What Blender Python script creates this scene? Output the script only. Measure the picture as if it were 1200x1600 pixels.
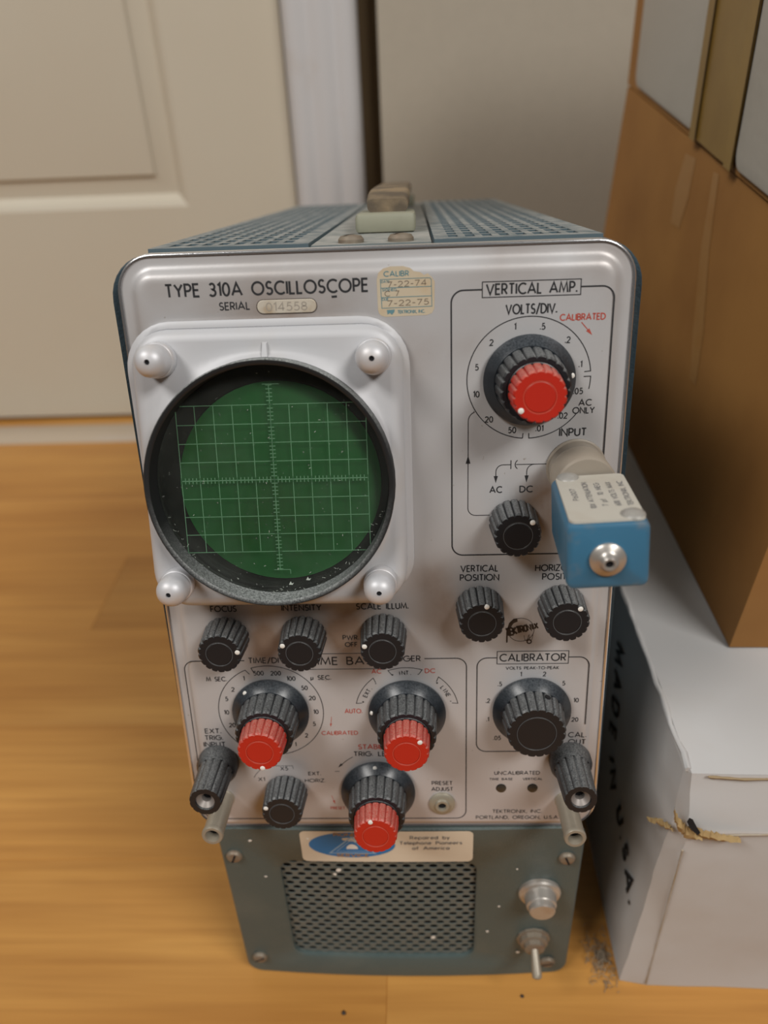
import bpy, math, random
from mathutils import Matrix, Vector, noise
random.seed(7)
C = bpy.context.scene
for o in list(bpy.data.objects):
    bpy.data.objects.remove(o)
S = 0.001                                   # all dimensions below are millimetres
R = math.radians

# ------------------------------------------------------------------ camera
cd = bpy.data.cameras.new('camera')
cam = bpy.data.objects.new('camera', cd)
C.collection.objects.link(cam)
cd.sensor_fit = 'VERTICAL'; cd.sensor_height = 36.0; cd.sensor_width = 27.0
cd.lens = 36.0 * 1240.95 / 1600.0
cd.clip_start = 0.01; cd.clip_end = 50
W = ((.99881, -.01970, -.04460), (.02720, -.53570, .84400), (-.04050, -.84420, -.53450))
m3 = Matrix(((W[0][0], -W[0][1], -W[0][2]), (W[1][0], -W[1][1], -W[1][2]), (W[2][0], -W[2][1], -W[2][2])))
cam.matrix_world = Matrix.Translation((0, 0, .415)) @ m3.to_quaternion().to_matrix().to_4x4()
cd.dof.use_dof = True; cd.dof.focus_distance = 0.285; cd.dof.aperture_fstop = 7.5
C.camera = cam

# ------------------------------------------------------------------ light
w = bpy.data.worlds.new('room_light'); C.world = w; w.use_nodes = True
w.node_tree.nodes['Background'].inputs[0].default_value = (1.0, .955, .90, 1)
w.node_tree.nodes['Background'].inputs[1].default_value = 0.025


def area(name, loc, aim, sx, sy, power, col):
    l = bpy.data.lights.new(name, 'AREA'); l.shape = 'RECTANGLE'; l.size = sx; l.size_y = sy
    l.energy = power; l.color = col
    o = bpy.data.objects.new(name, l); C.collection.objects.link(o)
    o.location = loc
    o.rotation_euler = (Vector(aim) - Vector(loc)).to_track_quat('-Z', 'Y').to_euler()


area('ceiling_lamp', (-1.35, -.75, 2.25), (-.05, .35, .2), 1.2, .6, 37, (1, .97, .93))
area('ceiling_lamp', (1.35, -1.15, 2.25), (-.05, .3, .2), 1.2, .6, 46, (1, .97, .93))

vs = C.view_settings
vs.view_transform = 'Standard'; vs.look = 'None'; vs.gamma = 1; vs.use_curve_mapping = False
vs.exposure = 0.0


# ------------------------------------------------------------------ materials
def nodes(name):
    m = bpy.data.materials.new(name); m.use_nodes = True
    nt = m.node_tree
    return m, nt, nt.nodes['Principled BSDF']


def ramp(nt, stops):
    r = nt.nodes.new('ShaderNodeValToRGB')
    e = r.color_ramp.elements
    while len(e) < len(stops): e.new(.5)
    for k, (p, c) in enumerate(stops):
        e[k].position = p; e[k].color = (*c, 1)
    return r


def mixc(nt, fac, a, b):
    x = nt.nodes.new('ShaderNodeMix'); x.data_type = 'RGBA'
    for sock, v in ((x.inputs[0], fac), (x.inputs[6], a), (x.inputs[7], b)):
        if hasattr(v, 'is_linked'): nt.links.new(v, sock)
        elif isinstance(v, (int, float)): sock.default_value = v
        else: sock.default_value = (*v, 1)
    return x.outputs[2]


def noise_fac(nt, scale, detail=3, stretch=None, lo=.4, hi=.65, rough=.55):
    tc = nt.nodes.new('ShaderNodeTexCoord')
    n = nt.nodes.new('ShaderNodeTexNoise'); n.inputs['Scale'].default_value = scale
    n.inputs['Detail'].default_value = detail; n.inputs['Roughness'].default_value = rough
    if stretch:
        mp = nt.nodes.new('ShaderNodeMapping'); mp.inputs['Scale'].default_value = stretch
        nt.links.new(tc.outputs['Object'], mp.inputs[0]); nt.links.new(mp.outputs[0], n.inputs['Vector'])
    else:
        nt.links.new(tc.outputs['Object'], n.inputs['Vector'])
    mr = nt.nodes.new('ShaderNodeMapRange')
    mr.inputs[1].default_value = lo; mr.inputs[2].default_value = hi
    nt.links.new(n.outputs[0], mr.inputs[0])
    return mr.outputs[0]


def bump(nt, b, fac, strength, dist=.0005):
    bp = nt.nodes.new('ShaderNodeBump'); bp.inputs['Strength'].default_value = strength
    bp.inputs['Distance'].default_value = dist
    nt.links.new(fac, bp.inputs['Height']); nt.links.new(bp.outputs[0], b.inputs['Normal'])


def scale_fac(nt, fac, k):
    x = nt.nodes.new('ShaderNodeMath'); x.operation = 'MULTIPLY'; x.inputs[1].default_value = k
    nt.links.new(fac, x.inputs[0]); return x.outputs[0]


def paint(name, col, rough=.5, metal=0, dirt=None, dirt_scale=60, dirt_amt=.5, lo=.5, hi=.75, bmp=0, bscale=300, spec=.5):
    m, nt, b = nodes(name)
    b.inputs['Roughness'].default_value = rough; b.inputs['Metallic'].default_value = metal
    b.inputs['Specular IOR Level'].default_value = spec
    if dirt:
        f = scale_fac(nt, noise_fac(nt, dirt_scale, 5, None, lo, hi), dirt_amt)
        nt.links.new(mixc(nt, f, col, dirt), b.inputs['Base Color'])
    else:
        f = scale_fac(nt, noise_fac(nt, 90, 3, None, .3, .7), .12)
        nt.links.new(mixc(nt, f, col, tuple(c * .7 for c in col)), b.inputs['Base Color'])
    if bmp: bump(nt, b, noise_fac(nt, bscale, 4, None, .2, .8), bmp)
    return m


def dusty(name, col, dust, amt, rough=.45, metal=0, scale=500):
    """a surface whose upward faces have collected dust, broken up by noise"""
    m, nt, b = nodes(name)
    g = nt.nodes.new('ShaderNodeNewGeometry'); sp = nt.nodes.new('ShaderNodeSeparateXYZ')
    nt.links.new(g.outputs['Normal'], sp.inputs[0])
    mr = nt.nodes.new('ShaderNodeMapRange'); mr.inputs[1].default_value = .30; mr.inputs[2].default_value = .95
    nt.links.new(sp.outputs[2], mr.inputs[0])
    n = noise_fac(nt, scale, 3, None, .25, .7)
    x = nt.nodes.new('ShaderNodeMath'); x.operation = 'MULTIPLY'
    nt.links.new(mr.outputs[0], x.inputs[0]); nt.links.new(n, x.inputs[1])
    f = scale_fac(nt, x.outputs[0], amt)
    nt.links.new(mixc(nt, f, col, dust), b.inputs['Base Color'])
    b.inputs['Roughness'].default_value = rough; b.inputs['Metallic'].default_value = metal
    return m


def flat(name, col, rough=.6, metal=0):
    m, nt, b = nodes(name)
    b.inputs['Base Color'].default_value = (*col, 1); b.inputs['Roughness'].default_value = rough
    b.inputs['Metallic'].default_value = metal
    return m


M = {}


def make_wood():
    m, nt, b = nodes('laminate_oak')
    tc = nt.nodes.new('ShaderNodeTexCoord'); oi = nt.nodes.new('ShaderNodeObjectInfo')
    vm = nt.nodes.new('ShaderNodeVectorMath'); vm.operation = 'SCALE'
    cx = nt.nodes.new('ShaderNodeCombineXYZ')
    for k in range(3): nt.links.new(oi.outputs['Random'], cx.inputs[k])
    nt.links.new(cx.outputs[0], vm.inputs[0]); vm.inputs['Scale'].default_value = 9
    ad = nt.nodes.new('ShaderNodeVectorMath'); ad.operation = 'ADD'
    nt.links.new(tc.outputs['Object'], ad.inputs[0]); nt.links.new(vm.outputs[0], ad.inputs[1])

    def nz(sc, scale, detail, lo, hi, dist=0.0):
        mp = nt.nodes.new('ShaderNodeMapping'); mp.inputs['Scale'].default_value = sc
        n = nt.nodes.new('ShaderNodeTexNoise'); n.inputs['Scale'].default_value = scale
        n.inputs['Detail'].default_value = detail; n.inputs['Distortion'].default_value = dist
        nt.links.new(ad.outputs[0], mp.inputs[0]); nt.links.new(mp.outputs[0], n.inputs['Vector'])
        r = nt.nodes.new('ShaderNodeMapRange'); r.inputs[1].default_value = lo; r.inputs[2].default_value = hi
        nt.links.new(n.outputs[0], r.inputs[0]); return r.outputs[0]
    broad = nz((1.6, 9, 1), 1.6, 3, .3, .7, .3)
    fine = nz((4, 95, 4), 2.2, 4, .3, .75, .2)
    r1 = ramp(nt, [(0, (.47, .215, .048)), (.5, (.55, .27, .066)), (1, (.65, .345, .095))])
    nt.links.new(broad, r1.inputs[0])
    c = mixc(nt, scale_fac(nt, fine, .46), r1.outputs[0], (.31, .125, .026))
    bands = nz((2.0, 30, 1), 1.5, 2, .45, .75, .6)
    c = mixc(nt, scale_fac(nt, bands, .35), c, (.33, .135, .030))
    # each plank a little lighter or darker
    hv = nt.nodes.new('ShaderNodeHueSaturation')
    vr = nt.nodes.new('ShaderNodeMapRange'); vr.inputs[3].default_value = .88; vr.inputs[4].default_value = 1.10
    ca = nt.nodes.new('ShaderNodeAttribute'); ca.attribute_type = 'OBJECT'; ca.attribute_name = 'tone'
    nt.links.new(ca.outputs['Fac'], vr.inputs[0]); nt.links.new(vr.outputs[0], hv.inputs['Value'])
    nt.links.new(c, hv.inputs['Color'])
    nt.links.new(hv.outputs[0], b.inputs['Base Color'])
    b.inputs['Roughness'].default_value = .36; b.inputs['Specular IOR Level'].default_value = .4
    bump(nt, b, fine, .12, .0003)
    return m


def make_panel():
    m, nt, b = nodes('aluminium_panel')
    at = nt.nodes.new('ShaderNodeAttribute'); at.attribute_name = 'grime_and_bounce'
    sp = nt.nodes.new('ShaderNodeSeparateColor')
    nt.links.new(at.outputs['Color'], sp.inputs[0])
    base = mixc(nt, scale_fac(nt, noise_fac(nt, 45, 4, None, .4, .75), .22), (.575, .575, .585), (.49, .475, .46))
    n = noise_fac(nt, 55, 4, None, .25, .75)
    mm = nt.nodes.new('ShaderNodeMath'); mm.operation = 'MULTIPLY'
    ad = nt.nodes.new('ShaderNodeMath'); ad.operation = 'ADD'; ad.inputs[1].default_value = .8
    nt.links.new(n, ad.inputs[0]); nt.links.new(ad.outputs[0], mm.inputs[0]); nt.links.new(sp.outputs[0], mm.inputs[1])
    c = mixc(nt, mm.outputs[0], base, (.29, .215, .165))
    pk = mixc(nt, sp.outputs[1], c, (.52, .43, .40))  # pink light bounced off the floor, mixed into the panel colour
    specks = noise_fac(nt, 330, 2, None, .735, .77)
    c2 = mixc(nt, scale_fac(nt, specks, .55), pk, (.25, .2, .14))
    nt.links.new(c2, b.inputs['Base Color'])
    b.inputs['Metallic'].default_value = .25; b.inputs['Roughness'].default_value = .40
    bump(nt, b, noise_fac(nt, 900, 2, None, .2, .8), .05, .0002)
    return m


def make_glass():
    """green acrylic filter: tints what is seen through it, glossy, thinly dusted"""
    m = bpy.data.materials.new('green_filter'); m.use_nodes = True
    nt = m.node_tree; nt.nodes.clear()
    out = nt.nodes.new('ShaderNodeOutputMaterial')
    tr = nt.nodes.new('ShaderNodeBsdfTransparent'); tr.inputs[0].default_value = (.90, .96, .91, 1)
    gl = nt.nodes.new('ShaderNodeBsdfGlossy'); gl.inputs['Roughness'].default_value = .08
    fr = nt.nodes.new('ShaderNodeFresnel'); fr.inputs[0].default_value = 1.45
    mx = nt.nodes.new('ShaderNodeMixShader')
    nt.links.new(fr.outputs[0], mx.inputs[0]); nt.links.new(tr.outputs[0], mx.inputs[1]); nt.links.new(gl.outputs[0], mx.inputs[2])
    df = nt.nodes.new('ShaderNodeBsdfDiffuse'); df.inputs[0].default_value = (.46, .48, .45, 1)
    n1 = noise_fac(nt, 40, 4, None, .35, .8)
    sp = noise_fac(nt, 700, 2, None, .70, .78)
    a = nt.nodes.new('ShaderNodeMath'); a.operation = 'MULTIPLY_ADD'; a.inputs[1].default_value = .045; a.inputs[2].default_value = .018
    nt.links.new(n1, a.inputs[0])
    s2 = scale_fac(nt, sp, .30)
    ad = nt.nodes.new('ShaderNodeMath'); ad.operation = 'ADD'; ad.use_clamp = True
    nt.links.new(a.outputs[0], ad.inputs[0]); nt.links.new(s2, ad.inputs[1])
    m2 = nt.nodes.new('ShaderNodeMixShader')
    nt.links.new(ad.outputs[0], m2.inputs[0]); nt.links.new(mx.outputs[0], m2.inputs[1]); nt.links.new(df.outputs[0], m2.inputs[2])
    nt.links.new(m2.outputs[0], out.inputs[0])
    return m


M['wood'] = make_wood()
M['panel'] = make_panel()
M['filter'] = make_glass()
M['door'] = paint('cream_door_paint', (.60, .555, .455), .45, dirt=(.55, .47, .36), dirt_scale=6, dirt_amt=.3, lo=.3, hi=.8)
M['wall'] = paint('taupe_wall_paint', (.44, .395, .32), .8, bmp=.15, bscale=500)
M['casing'] = paint('white_casing_paint', (.60, .60, .61), .4, dirt=(.50, .42, .34), dirt_scale=14, dirt_amt=.35, lo=.62, hi=.8)
M['gap'] = paint('casing_shade_brown', (.10, .062, .025), .8)  # shadow beside the casing, put into a brown colour
M['shadowgap'] = flat('door_gap_shade', (.022, .018, .014), .9)  # near-black: door gap plus the shade in front of it
M['threshold'] = paint('pale_threshold', (.52, .43, .33), .35, dirt=(.55, .50, .47), dirt_scale=9, dirt_amt=.7)
M['subfloor'] = flat('subfloor', (.05, .03, .02), .9)
M['alu'] = paint('satin_aluminium', (.55, .555, .575), .5, .1, dirt=(.52, .47, .40), dirt_scale=40, dirt_amt=.55, lo=.5, hi=.85)
M['nut'] = paint('bright_aluminium', (.62, .625, .65), .45, .25, dirt=(.6, .5, .42), dirt_scale=90, dirt_amt=.4)
M['chrome'] = flat('bright_edge', (.82, .82, .84), .22, .9)
M['hole'] = flat('dark_hole', (.006, .006, .008), .9)
M['ring'] = dusty('black_hood', (.012, .013, .014), (.44, .47, .46), .95, .5, 0, 1500)
M['bakelite'] = dusty('black_bakelite', (.012, .013, .016), (.33, .345, .345), .60, .38, 0, 1900)
M['skirt'] = dusty('black_skirt', (.012, .016, .021), (.17, .19, .21), .5, .30, 0, 1500)
M['red'] = dusty('red_bakelite', (.50, .022, .010), (.58, .31, .25), .8, .42, 0, 1900)
M['ink'] = flat('black_ink', (.022, .023, .026), .6)
M['redink'] = flat('red_ink', (.46, .085, .06), .6)
M['brownink'] = flat('brown_ink', (.040, .026, .018), .6)
M['white'] = flat('white_dot', (.85, .83, .78), .5)
M['nickel'] = dusty('dull_nickel', (.36, .33, .26), (.45, .41, .33), .5, .38, .35, 300)
M['nickelpost'] = dusty('grey_post', (.34, .30, .235), (.40, .36, .29), .5, .40, .3, 300)
M['socket'] = flat('socket_metal', (.30, .27, .25), .5, .4)
M['cabinet'] = paint('blue_wrinkle_enamel', (.040, .075, .10), .55, dirt=(.12, .14, .14), dirt_scale=50, dirt_amt=.5, bmp=.4, bscale=900)
M['cabtop'] = dusty('dusty_blue_enamel', (.085, .125, .145), (.37, .375, .36), .88, .6, 0, 160)
M['strip'] = dusty('dusty_strip', (.16, .19, .19), (.46, .45, .42), .9, .6, 0, 90)
M['slot'] = paint('slot_shade', (.045, .085, .12), .7, dirt=(.16, .18, .18), dirt_scale=90, dirt_amt=.6)
M['base'] = paint('grey_green_enamel', (.078, .108, .105), .42, dirt=(.125, .145, .13), dirt_scale=30, dirt_amt=.6, bmp=.35, bscale=1300)
M['grille'] = paint('grille_metal', (.125, .145, .135), .5, dirt=(.19, .18, .15), dirt_scale=40, dirt_amt=.7)
M['screw'] = paint('rusty_screw', (.26, .22, .17), .5, .4, dirt=(.22, .10, .05), dirt_scale=150, dirt_amt=.7)
M['steel'] = paint('worn_steel', (.52, .49, .45), .33, .6, dirt=(.38, .27, .19), dirt_scale=120, dirt_amt=.6)
M['block'] = paint('olive_grey_block', (.30, .30, .225), .55, dirt=(.22, .21, .16), dirt_scale=50)
M['leather'] = paint('worn_leather', (.11, .085, .058), .7, dirt=(.30, .22, .13), dirt_scale=55, dirt_amt=.8, lo=.42, hi=.6, bmp=.5, bscale=200)
M['blue'] = paint('blue_enamel', (.045, .160, .270), .4, dirt=(.17, .19, .20), dirt_scale=85, dirt_amt=.7, lo=.58, hi=.74)
M['plate'] = paint('cream_plate', (.52, .50, .44), .5, dirt=(.42, .36, .28), dirt_scale=60, dirt_amt=.5)
M['solder'] = paint('solder_blob', (.36, .35, .325), .4, .1, dirt=(.22, .21, .19), dirt_scale=400)
M['knurl'] = paint('tan_metal', (.34, .295, .24), .5, .12, dirt=(.40, .37, .32), dirt_scale=60, dirt_amt=.7)
M['sticker'] = paint('aged_sticker', (.56, .48, .35), .6, dirt=(.50, .30, .12), dirt_scale=55, dirt_amt=.75, lo=.5, hi=.8)
M['tealink'] = flat('teal_ink', (.12, .25, .28), .7)
M['pencil'] = flat('pencil_grey', (.19, .15, .11), .8)
M['paper'] = paint('cream_label', (.72, .63, .50), .5, dirt=(.62, .50, .36), dirt_scale=35, dirt_amt=.5)
M['bluedecal'] = flat('blue_decal', (.015, .18, .46), .4)
M['orangeink'] = flat('orange_ink', (.40, .22, .06), .6)
M['greyink'] = flat('grey_ink', (.14, .14, .15), .6)
M['pale'] = flat('pale_blue_line', (.30, .45, .60), .5)
M['serial'] = paint('serial_tag', (.66, .60, .50), .4, .2, dirt=(.45, .33, .2), dirt_scale=120, dirt_amt=.7, lo=.5, hi=.7)
M['serialink'] = flat('stamped_digit', (.36, .32, .27), .6)
M['phosphor'] = paint('phosphor', (.075, .345, .108), .4, dirt=(.010, .25, .022), dirt_scale=26, dirt_amt=1, lo=.52, hi=.64)  # deeper green patches paint in where the reflected haze is thinner
M['mask'] = paint('tube_mask', (.022, .017, .017), .5, dirt=(.045, .032, .032), dirt_scale=300, dirt_amt=.9, lo=.4, hi=.7)
M['gratline'] = flat('engraved_line', (.12, .26, .15), .6)
M['whitecard'] = paint('white_cardboard', (.56, .56, .56), .75, dirt=(.46, .40, .34), dirt_scale=9, dirt_amt=.65, lo=.45, hi=.8, bmp=.15, bscale=60)
M['browncard'] = paint('brown_cardboard', (.37, .175, .044), .75, dirt=(.25, .105, .024), dirt_scale=10, dirt_amt=.8, lo=.4, hi=.75, bmp=.12, bscale=80)
M['wrap'] = paint('white_liner', (.50, .465, .41), .8, dirt=(.42, .385, .33), dirt_scale=12, dirt_amt=.5, bmp=.3, bscale=160)
M['tape'] = paint('tan_packing_tape', (.30, .180, .040), .35, dirt=(.21, .115, .023), dirt_scale=18, dirt_amt=.8, lo=.35, hi=.7)
M['torn'] = paint('torn_card', (.42, .29, .13), .9, dirt=(.30, .19, .08), dirt_scale=90, dirt_amt=.8)
M['lint'] = paint('lint', (.30, .24, .17), 1, bmp=0)


# ------------------------------------------------------------------ mesh helpers
WM = {}


class MB:
    def __init__(s): s.v = []; s.f = []

    def add(s, vs, fs):
        k = len(s.v); s.v += [tuple(v) for v in vs]; s.f += [tuple(i + k for i in f) for f in fs]

    def box(s, x0, x1, y0, y1, z0, z1, b=0.0):
        """box; b bevels every edge"""
        if b <= 0:
            v = [(x, y, z) for z in (z0, z1) for y in (y0, y1) for x in (x0, x1)]
            s.add(v, [(0, 2, 3, 1), (4, 5, 7, 6), (0, 1, 5, 4), (2, 6, 7, 3), (0, 4, 6, 2), (1, 3, 7, 5)])
            return
        lp = lambda i: rrect(x0 + i, x1 - i, y0 + i, y1 - i, max(b - i, b * .35), 4)
        s.loft([[(x, y, z0) for x, y in lp(b * .8)], [(x, y, z0 + b * .25) for x, y in lp(b * .25)], [(x, y, z0 + b) for x, y in lp(0)],
                [(x, y, z1 - b) for x, y in lp(0)], [(x, y, z1 - b * .25) for x, y in lp(b * .25)], [(x, y, z1) for x, y in lp(b * .8)]], True, True)

    def loft(s, loops, cap0=False, cap1=False, closed=True):
        n = len(loops[0]); k = len(s.v)
        for l in loops: s.v += [tuple(p) for p in l]
        for i in range(len(loops) - 1):
            for j in range(n if closed else n - 1):
                a = k + i * n + j; b = k + i * n + (j + 1) % n
                s.f.append((a, b, b + n, a + n))
        if cap0: s.f.append(tuple(k + j for j in reversed(range(n))))
        if cap1: s.f.append(tuple(k + (len(loops) - 1) * n + j for j in range(n)))

    def lathe(s, prof, n=48, cx=0, cy=0, cz=0, cap0=True, cap1=True, flute=0, dep=None):
        """profile of (r, z[, flute depth]) about the z axis"""
        loops = []
        for p in prof:
            r, z = p[0], p[1]; d = p[2] if len(p) > 2 else 0
            l = []
            for j in range(n):
                t = 2 * math.pi * j / n
                rr = r - d * (1 - abs(math.sin(flute * t / 2))) ** 2.6 if d else r
                l.append((cx + rr * math.cos(t), cy + rr * math.sin(t), cz + z))
            loops.append(l)
        s.loft(loops, cap0, cap1)

    def tube(s, pts, r, n=8):
        loops = []
        for i, p in enumerate(pts):
            a = Vector(pts[max(i - 1, 0)]); b = Vector(pts[min(i + 1, len(pts) - 1)]); t = (b - a).normalized()
            u = t.orthogonal().normalized(); v = t.cross(u)
            rr = r[i] if isinstance(r, (list, tuple)) else r
            loops.append([Vector(p) + u * rr * math.cos(2 * math.pi * k / n) + v * rr * math.sin(2 * math.pi * k / n) for k in range(n)])
        s.loft(loops, True, True)

    def stroke(s, pts, wd, z=0, closed=False):
        """flat line of width wd through 2-D points"""
        n = len(pts)
        if n < 2: return
        L = []
        for i in range(n):
            p = Vector(pts[i])
            if closed: a, b = Vector(pts[i - 1]), Vector(pts[(i + 1) % n])
            else: a, b = Vector(pts[max(i - 1, 0)]), Vector(pts[min(i + 1, n - 1)])
            d1 = (p - a); d2 = (b - p)
            if d1.length < 1e-9: d1 = d2
            if d2.length < 1e-9: d2 = d1
            d1.normalize(); d2.normalize()
            t = d1 + d2
            t = t.normalized() if t.length > 1e-6 else d1
            nn = Vector((-t.y, t.x)); k = max(.45, abs(t.dot(d1)))
            L.append((p + nn * wd / 2 / k, p - nn * wd / 2 / k))
        k = len(s.v)
        for a, b in L: s.v += [(a.x, a.y, z), (b.x, b.y, z)]
        for i in range(n if closed else n - 1):
            a = k + 2 * i; b = k + 2 * ((i + 1) % n)
            s.f.append((a, a + 1, b + 1, b))

    def poly(s, pts, z=0):
        k = len(s.v); s.v += [(p[0], p[1], z) for p in pts]; s.f.append(tuple(range(k, k + len(pts))))

    def disc(s, x, y, r, z=0, n=20, ry=None):
        s.poly([(x + r * math.cos(2 * math.pi * i / n), y + (ry or r) * math.sin(2 * math.pi * i / n)) for i in range(n)], z)

    def build(s, name, mat, parent=None, frame=None, smooth=35):
        me = bpy.data.meshes.new(name)
        me.from_pydata([(x * S, y * S, z * S) for x, y, z in s.v], [], s.f)
        me.validate(); me.update()
        me.materials.append(mat)
        if smooth:
            for p in me.polygons: p.use_smooth = True
            me.set_sharp_from_angle(angle=R(smooth))
        o = bpy.data.objects.new(name, me); C.collection.objects.link(o)
        place(o, parent, frame or Matrix.Identity(4))
        return o


def place(o, parent, frame):
    WM[o] = frame.copy()
    if parent:
        o.parent = parent; o.matrix_parent_inverse = Matrix.Identity(4)
        o.matrix_basis = WM[parent].inverted() @ frame
    else:
        o.matrix_basis = frame


def empty(name, loc, label, cat, group=None):
    o = bpy.data.objects.new(name, None); C.collection.objects.link(o); o.empty_display_size = .02
    place(o, None, Matrix.Translation(Vector(loc) * S)); tag(o, label, cat, group); return o


def tag(o, label=None, cat=None, group=None, kind=None):
    for k, v in (('label', label), ('category', cat), ('group', group), ('kind', kind)):
        if v: o[k] = v
    return o


def frame(o, x, y, z):
    return Matrix(((x[0], y[0], z[0], o[0] * S), (x[1], y[1], z[1], o[1] * S), (x[2], y[2], z[2], o[2] * S), (0, 0, 0, 1)))


def rrect(x0, x1, y0, y1, r, n=6, e=1):
    """rounded rectangle, counter-clockwise; e edge subdivisions"""
    P = []
    for cx, cy, a in ((x1 - r, y1 - r, 0), (x0 + r, y1 - r, 90), (x0 + r, y0 + r, 180), (x1 - r, y0 + r, 270)):
        P += [(cx + r * math.cos(R(a + 90 * i / n)), cy + r * math.sin(R(a + 90 * i / n))) for i in range(n + 1)]
    if e == 1: return P
    Q = []
    for i in range(len(P)):
        a, b = P[i], P[(i + 1) % len(P)]
        Q.append(a)
        if (i + 1) % (n + 1) == 0:
            Q += [(a[0] + (b[0] - a[0]) * k / e, a[1] + (b[1] - a[1]) * k / e) for k in range(1, e)]
    return Q


def arc(cx, cy, r, a0, a1, n=24, ry=None):
    """arc; angles clockwise from straight up, as on a dial"""
    return [(cx + r * math.sin(R(a0 + (a1 - a0) * i / n)), cy + (ry or r) * math.cos(R(a0 + (a1 - a0) * i / n))) for i in range(n + 1)]


# ------------------------------------------------------------------ lettering: a single-line geometric alphabet drawn with ribbons
def ar(cx, cy, rx, ry, a0, a1, n=12):
    return [(cx + rx * math.cos(R(a0 + (a1 - a0) * i / n)), cy + ry * math.sin(R(a0 + (a1 - a0) * i / n))) for i in range(n + 1)]


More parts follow.
